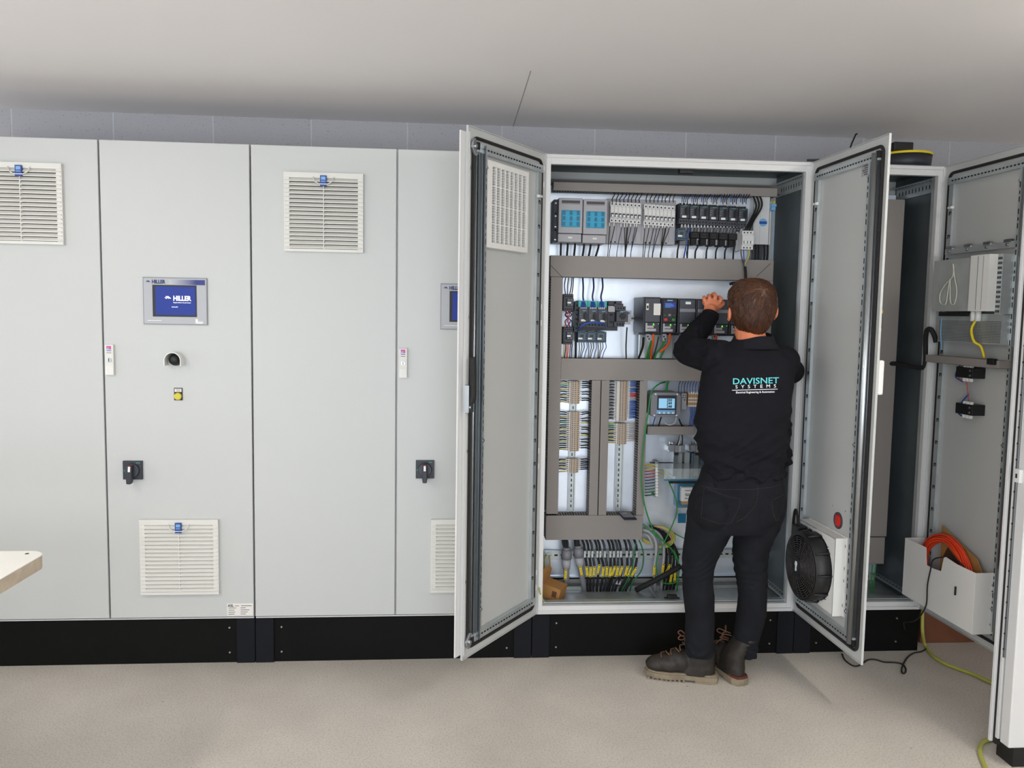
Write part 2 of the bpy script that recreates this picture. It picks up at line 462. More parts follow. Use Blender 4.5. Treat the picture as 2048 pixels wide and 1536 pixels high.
# rating label on the lower right corner of the left cabinet's right door
x0, x1, z0, z1 = prect(454, 1207, 506, 1231, -.001)
b = MB(); b.box(x0, x1, -.0008, 0, z0, z1, 'paper')
rl = b.build('rating_label', d1b, off=Vector((d1b.location + cab1.location)))
W_, H_ = x1-x0, z1-z0
b = MB()
for r in range(4):
    zz = z1 - H_*(.36+.17*r)
    b.box(x0+.006, x0+.006+W_*(.26 if r else .3)*(1-.1*(r % 2)), -.0011, -.0008, zz-.0016, zz+.0006, 'text_dark')
    b.box(x0+W_*.52, x0+W_*(.72+.14*((r*2) % 3)/2), -.0011, -.0008, zz-.0016, zz+.0006, 'text_dark')
b.box(x0+W_*.3, x0+W_*.46, -.0011, -.0008, z1-H_*.2-.001, z1-H_*.2+.0012, 'text_dark'); b.box(x0+W_*.54, x0+W_*.95, -.0011, -.0008, z1-H_*.2-.001, z1-H_*.2+.0012, 'text_dark')
b.build('label_print', rl, off=Vector((d1b.location + cab1.location)))
t = text_mesh('ASL', .0155, 'text_dark', rl, Vector((x0+.016, -.001, z1-H_*.18)) - (d1b.location+cab1.location), bold=.0004)

# ventilation grilles -----------------------------------------------------------
def vent(name, label, cx, cz, lowered=False):
    w = .323
    t = thing(name, label, 'ventilation grille', (cx, 0, cz-w/2), 'louvred ventilation grilles on the closed doors')
    h = w/2
    b = MB()
    b.box(-h, h, -.003, 0, 0, w, 'grille'); b.box(-h+.02, h-.02, -.0036, -.003, .012, w-.022, 'filter')
    # frame
    for (x0, x1) in ((-h, -h+.022), (h-.022, h)): b.box(x0, x1, -.016, -.003, .012, w-.022, 'grille')
    b.box(-h, h, -.018, -.003, w-.022, w, 'grille'); b.box(-h, h, -.018, -.003, 0, .012, 'grille')
    b.build('grille_frame', t, bevel=.002)
    b = MB(); n = 17; p = (w-.022-.012)/n
    for i in range(n):
        z = .012 + i*p
        b.prism([(-.007, z+p*1.0), (-.0200, z+p*.30), (-.0200, z+p*.10), (-.005, z+p*.22), (-.004, z+p*1.0)], 'x', -h+.004, h-.004, 'grille')
    b.box(-.0015, .0015, -.019, -.003, .012, w-.03, 'grille')
    b.build('louvres', t)
    b = MB()
    b.tube([(-.042, -.021, w-.018), (-.036, -.025, w-.036), (-.018, -.026, w-.047), (.018, -.026, w-.047), (.036, -.025, w-.036), (.042, -.021, w-.018)], .0022, 'grille', 8)
    b.build('badge_surround', t)
    b = MB(); b.box(-.013, .013, -.027, -.015, w-.055, w-.012, 'badge_blue'); b.box(-.009, .009, -.0276, -.0268, w-.030, w-.017, 'badge_light'); b.box(-.009, .009, -.0276, -.0268, w-.038, w-.034, 'badge_light')
    q = b.build('badge', t, bevel=.001); q['label'] = 'blue clip badge'
    return t
def vc(px, py): p = P(px, py, 0); return p.x, p.z
cx, cz = vc(648.5, 426)
ventA = vent('ventilation_grille', 'louvred grille with a blue clip high on the left door of the middle cabinet', cx, cz)
def vcopy(px, py, label):
    x, z = vc(px, py); return copy_tree(ventA, (x, 0, z-.1615), label)
vcopy(45, 407.5, 'louvred grille with a blue clip high on the far left door')
vcopy(361, 1112.5, 'louvred grille with a blue clip low under the blue-screen panel')
vcopy(936, 1110, 'louvred grille low beside the opened door, half hidden behind it')

# operator panels with blue screens ------------------------------------------------
def operator_panel(label, cx, cz):
    w, h = .257, .193
    t = thing('operator_panel', label, 'control panel', (cx, 0, cz), 'operator panels on the closed doors')
    b = MB(); b.box(-w/2, w/2, -.006, 0, -h/2, h/2, 'grey'); b.box(-w/2+.003, w/2-.003, -.007, -.005, -h/2+.003, h/2-.003, 'hmi_face')
    b.build('bezel', t)
    b = MB(); b.box(-w/2+.006, w/2-.008, -.0076, -.0068, h/2-.029, h/2-.008, 'hmi_face')
    n = 14
    x0, x1 = -w/2+.105, w/2-.008
    b2 = MB(); b2.box(x0, x1, -.008, -.0074, h/2-.029, h/2-.008, 'fade_blue'); b2.build('header_strip', t)
    b = MB(); b.box(-w/2+.038, w/2-.042, -.0085, -.006, -.064, .066, 'black')
    sf = b.build('screen_surround', t, bevel=.004)
    b = MB(); b.box(-w/2+.050, w/2-.047, -.0088, -.0084, -.057, .060, 'screen_blue')
    s = b.build('screen', t)
    text_mesh('HILLER', .0205, 'text_navy', t, (-w/2+.063, -.0079, h/2-.0185), bold=.0009, width=.054)
    logo(t, -w/2+.021, -.0079, h/2-.0185, .0085, 'text_navy')
    text_mesh('HILLER', .027, 'text_white', s, (.028, -.0093, .011), bold=.0011, width=.072)
    logo(s, -.030, -.0093, .0125, .0125, 'text_white')
    text_mesh('Separation & process', .0065, 'text_white', s, (.028, -.0093, -.0055), bold=.0001, width=.070)
    text_mesh('hydraulic', .007, 'text_white', s, (-.001, -.0093, -.0235), bold=.0001)
    b = MB(); b.box(-w/2+.016, -w/2+.072, -.0076, -.0069, -h/2+.0155, -h/2+.0175, 'white'); b.build('caption_line', t)
    b = MB(); b.box(w/2-.048, w/2-.039, -.0076, -.0069, -h/2+.007, -h/2+.024, 'white'); b.box(w/2-.048, w/2-.018, -.0076, -.0069, -h/2+.006, -h/2+.0115, 'white')
    b.box(w/2-.037, w/2-.016, -.0076, -.0069, -h/2+.014, -h/2+.0155, 'white'); b.build('maker_mark', t)
    return t
def logo(parent, x, y, z, r, m):
    # diamond made of slanting strokes
    b = MB(); t_ = r*.24
    for (cx_, cz_, hl) in ((-.62, -.12, .34), (-.12, .12, .62), (.42, .12, .62)):
        x0, z0, x1, z1 = x+(cx_-hl*.8)*r, z+(cz_+hl*.6)*r, x+(cx_+hl*.8)*r, z+(cz_-hl*.6)*r
        b.prism([(x0, z0), (x0+t_, z0+t_*.9), (x1+t_, z1+t_*.9), (x1, z1)], 'y', y-.0003, y+.0003, m)
    return b.build('logo', parent)
# printed colour fade of the header strip (a printed pattern, left to right)
m = bpy.data.materials.new('fade_blue'); m.use_nodes = True; nt = m.node_tree
tc = nt.nodes.new('ShaderNodeTexCoord'); sx = nt.nodes.new('ShaderNodeSeparateXYZ'); rp = nt.nodes.new('ShaderNodeValToRGB')
nt.links.new(tc.outputs['Generated'], sx.inputs[0]); nt.links.new(sx.outputs[0], rp.inputs[0]); nt.links.new(rp.outputs[0], nt.nodes['Principled BSDF'].inputs['Base Color'])
rp.color_ramp.elements[0].color = lin((186, 187, 192)); rp.color_ramp.elements[1].color = lin((34, 48, 120)); rp.color_ramp.elements[1].position = .75
M['fade_blue'] = m
p = P(351.5, 602.5, 0)
hm = operator_panel('silver-framed operator panel with a glowing blue screen, fully visible on the left cabinet', p.x, p.z)
p2 = P(881, 613, 0)
copy_tree(hm, (p2.x+.1285, 0, p2.z), 'silver-framed operator panel with a blue screen half hidden behind the opened door')

# rotary main switches -------------------------------------------------------------
def rotary(label, px, py, turn):
    p = P(px, py, 0); w = .078
    t = thing('rotary_switch', label, 'switch', (p.x, 0, p.z), 'rotary main switches on the closed doors')
    b = MB(); b.box(-w/2, w/2, -.012, 0, -w/2, w/2, 'anth'); b.box(w/2-.024, w/2-.008, -.0125, -.0118, w/2-.009, w/2-.0065, 'teal')
    b.box(-w/2+.004, -w/2+.009, -.0125, -.0118, -.005, .002, 'green'); b.build('mounting_plate', t, bevel=.003)
    b = MB(); b.cyl((0, -.012, 0), (0, -.024, 0), .030, 'anth2', 32, .027); b.build('collar', t)
    b = MB(); b.prism([(-.0085, .026), (.0085, .026), (.011, -.030), (.0085, -.052), (-.0085, -.052), (-.011, -.030)], 'y', -.052, -.022, 'anth')
    h = b.build('switch_handle', t, bevel=.003)
    b = MB(); b.box(-.0045, .0045, -.0528, -.0515, .000, .022, 'white'); b.box(-.0045, .0045, -.0528, -.0515, .022, .0255, 'red')
    b.build('pointer', h)
    h.rotation_euler = (0, turn, 0)
    return t
rotary('dark grey rotary switch on the left cabinet under the yellow button', 267, 939.5, .08)
rotary('dark grey rotary switch on the middle cabinet beside the opened door', 850, 938, 0)

# black sounder under a white rain hood, and yellow push button ----------------------
p = P(352, 717, 0)
t = thing('signal_sounder', 'black domed sounder under a white half-round hood on the left cabinet', 'sounder', (p.x, 0, p.z))
b = MB(); pts_o, pts_i = [], []
for k in range(17):
    a = PI*k/16; pts_o.append((.034*math.cos(a), .034*math.sin(a)-.006)); pts_i.append((.031*math.cos(a), .031*math.sin(a)-.006))
poly = [(.034, -.028)] + pts_o + [(-.034, -.028), (-.031, -.028)] + pts_i[::-1] + [(.031, -.028)]
b.prism(poly, 'y', -.050, -.001, 'grille_white'); b.build('hood', t)
b = MB(); b.cyl((0, 0, -.003), (0, -.012, -.003), .027, 'black', 28, .026); b.tube([(0, -.012, -.003), (0, -.024, -.003), (0, -.032, -.003), (0, -.037, -.003), (0, -.038, -.003)], [.024, .023, .019, .010, .002], 'black', 28); b.build('dome', t)
p = P(357, 788, 0)
t = thing('push_button', 'round yellow push button below a small white name plate on the left cabinet', 'button', (p.x, 0, p.z))
b = MB(); b.box(-.017, .017, -.004, 0, -.026, .026, 'black'); b.build('button_plate', t, bevel=.001)
b = MB(); b.box(-.014, .014, -.0048, -.0038, .009, .023, 'paper'); b.box(-.010, .010, -.0051, -.0047, .018, .0195, 'text_dark'); b.box(-.008, .008, -.0051, -.0047, .0125, .014, 'text_dark'); b.build('name_plate', t)
b = MB(); b.tube([(0, -.004, -.009), (0, -.011, -.009), (0, -.0135, -.009)], [.0155, .015, .0125], 'yellow_dull', 24); b.build('button_cap', t)

# ------------------------------------------------------------------ opened cabinet (1200 wide) and its narrow neighbour
DEP = .40
def open_shell(root, x0, x1, plate_mat='plate'):
    L = root.location
    b = MB()
    fx = .030
    for (a, c) in ((x0+.014, x0+.014+fx), (x1-.012-fx, x1-.012)):
        b.box(a, c, .004, .03, .2, 2.2, 'frame_white')
    b.box(x0+.014+fx, x1-.012-fx, .004, .03, 2.157, 2.2, 'frame_white'); b.box(x0+.014+fx, x1-.012-fx, .004, .03, .2, .238, 'frame_white')
    b.box(x0+.002, x0+.014, .008, .03, .2, 2.2, 'frame_white'); b.box(x1-.012, x1-.002, .008, .03, .2, 2.2, 'frame_white')
    # raised sealing lip
    for (a, c) in ((x0+.020, x0+.025), (x1-.023, x1-.018)): b.box(a, c, -.003, .004, .21, 2.19, 'frame_white')
    b.box(x0+.025, x1-.023, -.003, .004, 2.182, 2.187, 'frame_white'); b.box(x0+.025, x1-.023, -.003, .004, .212, .217, 'frame_white')
    b.build('door_frame', root, bevel=.001, off=L)
    b = MB()
    # inner perforated section of the frame
    for (a, c) in ((x0+.014, x0+.034), (x1-.034, x1-.012)): b.box(a, c, .03, .065, .2, 2.2, 'galv')
    b.box(x0+.034, x1-.034, .03, .065, .2, .245, 'galv')
    b.build('inner_frame', root, off=L)
    b = MB(); b.box(x0+.004, x0+.008, .03, DEP+.02, .2, 2.2, 'zinc_shaded'); b.build('side_panel', root, off=L)
    b = MB(); b.box(x1-.008, x1-.004, .03, DEP+.02, .2, 2.2, 'zinc_shaded'); b.build('side_panel', root, off=L)
    b = MB(); b.box(x0+.004, x1-.004, DEP+.016, DEP+.02, .2, 2.2, 'paint_brightened'); b.build('back_panel', root, off=L)
    b = MB(); b.box(x0+.004, x1-.004, .004, DEP+.02, 2.1975, 2.2, 'paint'); b.box(x0+.008, x1-.008, .03, DEP+.016, 2.194, 2.1975, 'zinc_shaded'); b.build('roof', root, off=L)
    # slotted roof rails along both sides and slotted floor rails
    for (a, c) in ((x0+.008, x0+.045), (x1-.045, x1-.008)):
        for (za, zb, zs) in ((2.150, 2.154, 2.1494), (.245, .249, .2489)):
            b = MB(); b.box(a, c, .03, DEP, za, zb, 'galv')
            if za > 2: b.box(a if a < (x0+x1)/2 else c-.003, a+.003 if a < (x0+x1)/2 else c, .03, DEP, 2.10, 2.154, 'galv')
            k = .06
            while k < DEP-.03:
                b.box((a+c)/2-.003, (a+c)/2+.003, k, k+.014, zs, zs+.0007, 'dark_gap')
                if za > 2 and a > (x0+x1)/2: b.box(c-.0036, c-.0029, k, k+.006, 2.118, 2.136, 'dark_gap')
                k += .028
            b.build('slotted_rail', root, off=L)
    b = MB(); b.box(x0+.008, x1-.008, .03, DEP, .200, .204, 'galv')
    b.box(x0+.045, x1-.045, .03, .075, .236, .240, 'galv')
    k = x0+.07
    while k < x1-.08:
        b.box(k, k+.010, .05, .055, .2399, .2406, 'dark_gap'); k += .025
    b.build('floor_rail', root, off=L)

def hinge(root, x, z):
    b = MB()
    b.cyl((x, -.006, z-.055), (x, -.006, z+.055), .006, 'steel', 12)
    b.box(x-.010, x+.012, -.012, .004, z+.022, z+.046, 'frame_white'); b.box(x-.010, x+.012, -.012, .004, z-.046, z-.022, 'frame_white')
    return b.build('hinge', root, bevel=.001, off=root.location)

cab3 = thing('control_cabinet', 'opened wide control cabinet full of switchgear, with the man standing in front of it', 'cabinet', (.6, .2, 0))
plinth(cab3, 0, 1.2); open_shell(cab3, 0, 1.2)
for z in (2.10, 1.52, .90, .36):
    hinge(cab3, .004, z)
for z in (2.10, 1.52, .90, .36): hinge(cab3, 1.199, z)
PL = .35
# mounting plate, with the lower recess, cross rails and gland plates
b = MB(); b.box(.035, 1.135, PL, PL+.003, .262, 2.12, 'plate')
b.box(.035, 1.135, PL-.012, PL, .257, .264, 'plate'); b.build('mounting_plate', cab3, off=cab3.location)
b = MB(); b.box(.04, 1.16, .31, .33, .205, .222, 'galv'); b.box(.04, 1.16, .365, .39, .24, .262, 'dark_gap'); b.build('rear_floor_rail', cab3, off=cab3.location)
for (a, c) in ((.055, .60), (.61, 1.15)):
    q = MB(); q.box(a, c, .085, .255, .208, .212, 'galv'); q.box(a, c, .075, .085, .208, .228, 'galv')
    for (sx, sy) in ((a+.012, .1), (c-.012, .1), (a+.012, .24), (c-.012, .24)): q.cyl((sx, sy, .211), (sx, sy, .2145), .005, 'steel', 8)
    q.build('gland_plate', cab3, off=cab3.location)
# black plug of the roof lamp and rear-top cross member
b = MB(); x0, x1, z0, z1 = prect(1359, 337, 1387, 347, .05); b.box(x0, x1, .04, .075, z0, z1, 'black'); b.box(x0-.004, x1+.004, .04, .07, z1-.004, z1, 'black'); b.build('door_contact', cab3, bevel=.002, off=cab3.location)
b = MB(); b.box(.01, 1.19, PL+.004, PL+.03, 2.11, 2.15, 'duct_dark'); b.build('cross_member', cab3, off=cab3.location)

# ---- opened doors; door coordinates: x along the door from the hinge (sign s), y inward, z up
HZ = 1.9885
def open_door(root, hx, s, ang, label, strip=False, z0=.2085, cover=True):
    w = .597
    X = lambda u: s*u
    b = MB()
    b.box(X(.0022), X(w-.0022), 0, .0022, .0022, HZ-.0022, 'paint')
    for (u0, u1, za, zb) in ((0, .0022, 0, HZ), (w-.0022, w, 0, HZ), (.0022, w-.0022, 0, .0022), (.0022, w-.0022, HZ-.0022, HZ)): b.box(X(u0), X(u1), 0, .009, za, zb, 'paint')
    o = b.build('door', root, off=(0, 0, 0)); o.location = Vector((hx, 0.0, z0)) - root.location
    o.rotation_euler = (0, 0, ang); o['label'] = label
    # gasket: rounded rectangle loop
    i, r = .036, .028
    path = []
    for (cx, cz, a0) in ((w-i-r, HZ-i-r, 0), (i+r, HZ-i-r, 90), (i+r, i+r, 180), (w-i-r, i+r, 270)):
        for k in range(7):
            a = math.radians(a0+15*k); path.append((X(cx+r*math.cos(a)), .007, cz+r*math.sin(a)))
    path.append(path[0])
    g = MB(); g.tube(path, .0062, 'gasket', 8, cap=False); g.build('gasket', o)
    # tubular frame
    t = MB()
    for (za, zb) in ((.058, .088), (HZ-.088, HZ-.058)):
        t.box(X(.05), X(.552), .003, .022, za, zb, 'galv')
    lo = MB()
    t.box(X(.052), X(.080), .003, .016, .088, HZ-.088, 'galv')
    t.box(X(.500), X(.512), .003, .030, .088, HZ-.088, 'galv')
    k = .17
    while k < HZ-.12:
        for (a, c, za, zb) in ((.060, .066, k, k+.016), (.066, .074, k+.011, k+.016), (.072, .076, k+.002, k+.016)):
            t.box(X(a), X(c), .0158, .0166, za, zb, 'dark_gap')
        t.box(X(.5035), X(.5085), .0298, .0306, k, k+.02, 'dark_gap'); t.box(X(.5035), X(.5085), .0298, .0306, k+.03, k+.042, 'dark_gap'); t.box(X(.5035), X(.5085), .0298, .0306, k+.055, k+.075, 'dark_gap')
        k += .1
    u = .075
    while u < .53:
        for (za) in (.058, HZ-.088):
            t.box(X(u), X(u+.012), .0218, .0226, za+.012, za+.018, 'dark_gap')
        u += .021
    t.build('tubular_frame', o)
    c = MB()
    if not strip:
        c.box(X(.515), X(.548), .003, .010, .075, HZ-.075, 'steel')
        c.tube([(X(.531), .018, .06), (X(.531), .018, HZ-.06)], .0165, 'steel', 14)
    else:
        c.box(X(.512), X(.544), .003, .012, .06, HZ-.06, 'galv'); c.box(X(.512), X(.5145), .012, .034, .06, HZ-.06, 'steel'); c.box(X(.525), X(.5275), .012, .026, .06, HZ-.06, 'steel'); c.box(X(.5415), X(.544), .012, .022, .06, HZ-.06, 'steel')
    c.build('edge_profile', o)
    for za in (.058, HZ-.076):
        e = MB(); e.box(X(.540), X(.556), .003, .024, za-.004, za+.022, 'black'); e.build('corner_cap', o)
    for zz in (.35, .9, 1.5, 1.72):
        pass
    for zz in (HZ*.09, HZ*.93, HZ*.42):
        e = MB(); e.cyl((X(.506), .03, zz), (X(.506), .036, zz), .005, 'steel', 10); e.build('screw', o)
    e = MB(); e.cyl((X(.076), .016, 1.80), (X(.076), .032, 1.80), .005, 'grille_white', 10); e.cyl((X(.076), .026, 1.80), (X(.100), .026, 1.80), .006, 'grille_white', 10); e.build('cable_clip', o)
    return o
dl = open_door(cab3, .016, 1, -(PI-.9599)*1.0, 'left door swung out, seen from its inner side, with a square grille', strip=True)
dr = open_door(cab3, 1.190, -1, 1.60, 'right door swung out, seen from its inner side, with a black fan')
bpy.context.view_layer.update()
def door_uv(door, px, py, n=0.0):      # pixel -> (x along the door, z) on the plane n inside the door sheet
    Mi = door.matrix_world.inverted(); o_ = Mi @ CAM; d_ = (Mi.to_3x3() @ ray(px, py))
    t = (n-o_.y)/d_.y; q = o_+d_*t
    return q.x, q.z

# left door: cover strip, espagnolette rods with hooks, black lever, square inner grille, earth wire
c = MB(); c.box(.590, .626, -.010, -.004, .018, HZ-.022, 'frame_white'); c.box(.585, .594, -.010, .010, .018, HZ-.022, 'frame_white')
for zz in (.30, .80, 1.30, 1.84): c.cyl((.578, .002, zz), (.578, .006, zz), .006, 'steel', 10)
c.build('closing_strip', dl)
c = MB(); c.tube([(.553, .016, .07), (.553, .016, HZ-.07)], .0038, 'steel', 8); c.build('locking_rod', dl)
for zz, sg in ((HZ-.075, 1), (.070, -1)):
    c = MB(); c.prism([(.545, zz-.02*sg), (.560, zz-.03*sg), (.585, zz+.000*sg), (.580, zz+.020*sg), (.566, zz+.034*sg), (.552, zz+.02*sg)], 'y', .010, .020, 'steel')
    c.cyl((.568, .008, zz+.004*sg), (.568, .028, zz+.004*sg), .008, 'steel', 12); c.build('locking_hook', dl, bevel=.002)
u, zz = door_uv(dl, 942, 760, .03)
c = MB(); c.tube(smooth_path([(u, .036, zz+.085), (u+.001, .040, zz+.03), (u+.001, .040, zz-.06), (u+.003, .032, zz-.082)], 5), .0125, 'rubber', 12); c.box(u-.016, u+.016, .010, .032, zz-.12, zz-.02, 'steel')
c.cyl((u+.01, .03, zz-.1), (u+.01, .04, zz-.1), .006, 'steel', 10); c.cyl((u-.012, .03, zz-.075), (u-.012, .044, zz-.075), .006, 'steel', 10)
q = c.build('lever_mechanism', dl); q['label'] = 'black lever grip on a steel lock case'
gu, gz = door_uv(dl, 1013, 417, .02)
c = MB(); g0, g1, g2, g3 = gu-.155, gu+.155, gz-.160, gz+.160
c.box(g0, g1, .002, .030, g2, g2+.020, 'grille_white'); c.box(g0, g1, .002, .030, g3-.020, g3, 'grille_white'); c.box(g0, g0+.014, .002, .030, g2+.02, g3-.02, 'grille_white'); c.box(g1-.034, g1, .002, .030, g2+.02, g3-.02, 'grille_white')
c.box(g0+.014, g1-.034, .003, .012, g2+.02, g3-.02, 'duct')
nx, nz = 8, 28
for k in range(1, nx): xx = g0+.014+(g1-g0-.048)*k/nx; c.box(xx-.0016, xx+.0016, .012, .0295, g2+.02, g3-.02, 'grille_white')
for k in range(1, nz): z_ = g2+.02+(g3-g2-.04)*k/nz; t_ = .0022 if k % 7 == 0 else .0009; c.box(g0+.014, g1-.034, .012, .028, z_-t_, z_+t_, 'grille_white')
q = c.build('inner_grille', dl); q['label'] = 'white square grille of thin crossing bars'
# right door: type sticker, rotary switch rear, outer handle
u, zz = door_uv(dr, 1732, 338, 0)
c = MB(); c.box(u-.027, u+.027, .0022, .0028, zz-.026, zz+.026, 'grey_light')
for k in range(6): c.box(u-.024, u+.020-.007*(k % 3), .0028, .0031, zz+.018-k*.008, zz+.021-k*.008, 'text_dark')
c.build('type_sticker', dr)
u, zz = door_uv(dr, 1678, 1041, 0)
c = MB(); c.ring((u, 0, zz), 'y', .026, .034, .002, .006, 'grey_dark', 32); c.cyl((u, .002, zz), (u, .0045, zz), .027, 'red', 28); c.box(u-.012, u+.012, .0045, .010, zz-.020, zz+.022, 'red')
for (a, e_) in ((-.05, .05), (.05, .05), (-.05, -.05), (.05, -.05)): c.cyl((u+a, .002, zz+e_), (u+a, .0042, zz+e_), .0035, 'steel', 8)
q = c.build('switch_opening', dr); q['label'] = 'round opening showing the red back of a switch'
c = MB(); c.box(-.597, -.557, -.022, 0, 1.036, 1.165, 'grille_white'); c.build('swing_handle', dr, bevel=.006, seg=3)
# fan mounted inside the right door ------------------------------------------------
fu, fz = -.285, door_uv(dr, 1650, 1143, .05)[1]
fan = thing('filter_fan', 'black round fan in a white housing on the opened right door', 'fan')
fan.matrix_world = dr.matrix_world @ Matrix.Translation((fu, 0, fz))
c = MB(); hw = .158
for (a, e_, za, zb) in ((-hw, hw, -hw, -hw+.006), (-hw, hw, hw-.006, hw), (-hw, -hw+.006, -hw+.006, hw-.006), (hw-.006, hw, -hw+.006, hw-.006)): c.box(a, e_, .003, .052, za, zb, 'grille_white')
c.box(-hw-.004, hw+.004, .0025, .008, -hw-.004, hw+.004, 'grille_white')
# front plate with round opening
ring_n = 40
bm_ = len(c.v)
for k in range(ring_n):
    a = 2*PI*k/ring_n; ca, sa = math.cos(a), math.sin(a); q = hw/max(abs(ca), abs(sa))
    c.v += [(.142*ca, .052, .142*sa), (q*ca, .052, q*sa), (.142*ca, .049, .142*sa), (q*ca, .049, q*sa)]
for k in range(ring_n):
    i0, i1 = bm_+4*k, bm_+4*((k+1) % ring_n)
    c.face([i0, i1, i1+1, i0+1], 'grille_white'); c.face([i0+2, i0+3, i1+3, i1+2], 'grille_white'); c.face([i0, i0+2, i1+2, i1], 'grille_white')
for zz_ in (-.12, -.02, .03, .12): c.box(-hw-.0006, -hw, .010, .013, zz_, zz_+.012, 'grey')
c.build('fan_housing', fan)
c = MB()
c.ring((0, 0, 0), 'y', .128, .140, .030, .118, 'black', 48)
for k in range(10):
    a = 2*PI*k/10; ca, sa = math.cos(a), math.sin(a)
    c.tube([(.139*ca, .050, .139*sa), (.147*ca, .060, .147*sa), (.140*ca, .112, .140*sa)], .005, 'black', 6)
c.cyl((0, .02, 0), (0, .110, 0), .045, 'rubber', 28)
c.build('shroud', fan)
c = MB()
for r_ in (.128, .119, .110, .101, .092, .083, .074, .065, .056, .047): 
    y_ = .118 + .010*(1-(r_/.128)**2)*1.5
    c.ring((0, 0, 0), 'y', r_-.0017, r_+.0017, y_-.0020, y_+.0020, 'guard', 40)
for k in range(20):
    a = 2*PI*k/20; c.tube([(r_*math.cos(a+(.128-r_)*3), .1185+.010*(1-(r_/.128)**2)*1.5, r_*math.sin(a+(.128-r_)*3)) for r_ in (.13, .11, .09, .07, .05, .03)], .0018, 'guard', 5)
c.cyl((0, .120, 0), (0, .136, 0), .044, 'black', 32, .040)
c.build('finger_guard', fan)
c = MB(); c.prism([(-.006, .020), (.006, .020), (.009, .008), (.004, -.004), (.005, -.020), (-.005, -.020), (-.004, -.004), (-.009, .008)], 'y', .136, .138, 'white'); q = c.build('hub_sticker', fan); q['label'] = 'white sticker on the fan hub'
c = MB()
for k in range(7):
    a = 2*PI*k/7; c.prism([(.044*math.cos(a), .044*math.sin(a)), (.12*math.cos(a+.15), .12*math.sin(a+.15)), (.12*math.cos(a+.6), .12*math.sin(a+.6)), (.044*math.cos(a+.5), .044*math.sin(a+.5))], 'y', .07, .074, 'rubber')
c.build('blades', fan)
c = MB(); c.box(.075, .135, .055, .10, .085, .145, 'black'); c.build('terminal_box', fan, bevel=.004)
for k in range(4):
    a = PI*(.25+.5*k)
    s_ = MB(); s_.cyl((.146*math.cos(a), .050, .146*math.sin(a)), (.146*math.cos(a), .058, .146*math.sin(a)), .006, 'steel', 10); s_.build('screw', fan)
fm = fan.matrix_world
cable('cable', [fm @ Vector(q) for q in ((.10, .08, .13), (.15, .075, .20), (.20, .06, .14), (.235, .045, .0), (.245, .04, -.12))] , .006, 'rubber', 'black sleeved lead running from the fan up to the door hinge side', 'cable')

# narrow neighbour cabinet (600 wide) ------------------------------------------------
cab4 = thing('control_cabinet', 'narrow opened control cabinet right of the wide one, mostly empty with dark interior', 'cabinet', (1.5, .2, 0))
plinth(cab4, 1.2, 1.8, left=True, right=False); open_shell(cab4, 1.2, 1.8)
b = MB(); b.box(1.235, 1.76, PL, PL+.003, .262, 2.12, 'plate'); b.build('mounting_plate', cab4, off=cab4.location)
for z in (2.10, 1.52, .90, .36): hinge(cab4, 1.799, z)
d4 = open_door(cab4, 1.790, -1, 1.60, 'single door swung out at right, carrying a metal unit and a document pocket')
bpy.context.view_layer.update()
def d4uv(px, py, n=0.0): return door_uv(d4, px, py, n)
def onD4(name, label, cat, parts, group=None):
    t = thing(name, label, cat, (0, 0, 0), group); t.matrix_world = d4.matrix_world.copy()
    for (pn, fn, bev) in parts:
        b_ = MB(); fn(b_); b_.build(pn, t, bevel=bev)
    return t
mat('chassis', (186, 190, 188), 0.35, 0.25, var=0.08, vscale=12)
# metal chassis on the door
uA, zA = d4uv(1884, 533, .0); uB, zB = d4uv(2030, 622, .09)
uL, zt = d4uv(1888, 540, .01); uR, _ = d4uv(2020, 560, .10)
print('chassis', uA, zA, uB, zB)
CH0, CH1 = -.10, -.50
def f(b_): b_.box(CH0, -.36, .022, .095, 1.375-.02, 1.60-.03, 'chassis'); b_.box(CH0, CH1, .022, .03, 1.355, 1.57, 'chassis')
def f2(b_): 
    b_.box(-.36, -.47, .022, .110, 1.355, 1.575, 'grille_white'); b_.box(-.405, -.407, .110, .1115, 1.36, 1.57, 'grey'); b_.box(-.437, -.438, .110, .1115, 1.36, 1.57, 'grey')
    b_.box(-.47, -.50, .022, .075, 1.34, 1.575, 'galv')
    for i_ in range(12):
        for j_ in range(3): b_.box(-.474-j_*.008, -.479-j_*.008, .075, .0757, 1.35+i_*.0185, 1.36+i_*.0185, 'dark_gap')
onD4('drive_chassis', 'galvanised metal unit with a white finned side on the opened narrow door', 'metal unit', [('chassis_cover', f, .001), ('finned_side', f2, 0)])
def f(b_):
    b_.box(CH0, CH1, .022, .060, 1.225, 1.345, 'galv')
    for i_ in range(14):
        for j_ in range(48): b_.box(CH0-.006-j_*.0081, CH0-.010-j_*.0081, .060, .0605, 1.232+i_*.0062, 1.235+i_*.0062, 'dark_gap')
def f2(b_):
    for x_ in (-.34, -.37): b_.cyl((x_, .07, 1.36), (x_, .07, 1.315), .011, 'white', 12)
    b_.box(-.12, -.30, .060, .075, 1.335, 1.352, 'dark_gap')
onD4('perforated_panel', 'perforated metal panel under the metal unit on the opened narrow door', 'metal panel', [('panel', f, 0), ('connectors', f2, 0)])
def f(b_): b_.box(-.045, -.515, .022, .075, 1.135, 1.165, 'duct'); b_.box(-.045, -.515, .022, .073, 1.133, 1.137, 'duct_dark')
def f2(b_): b_.box(-.46, -.50, .070, .088, 1.148, 1.172, 'black')
onD4('cable_duct', 'narrow grey duct across the opened narrow door below the perforated panel', 'cable duct', [('duct_body', f, .001), ('black_clip', f2, .002)])
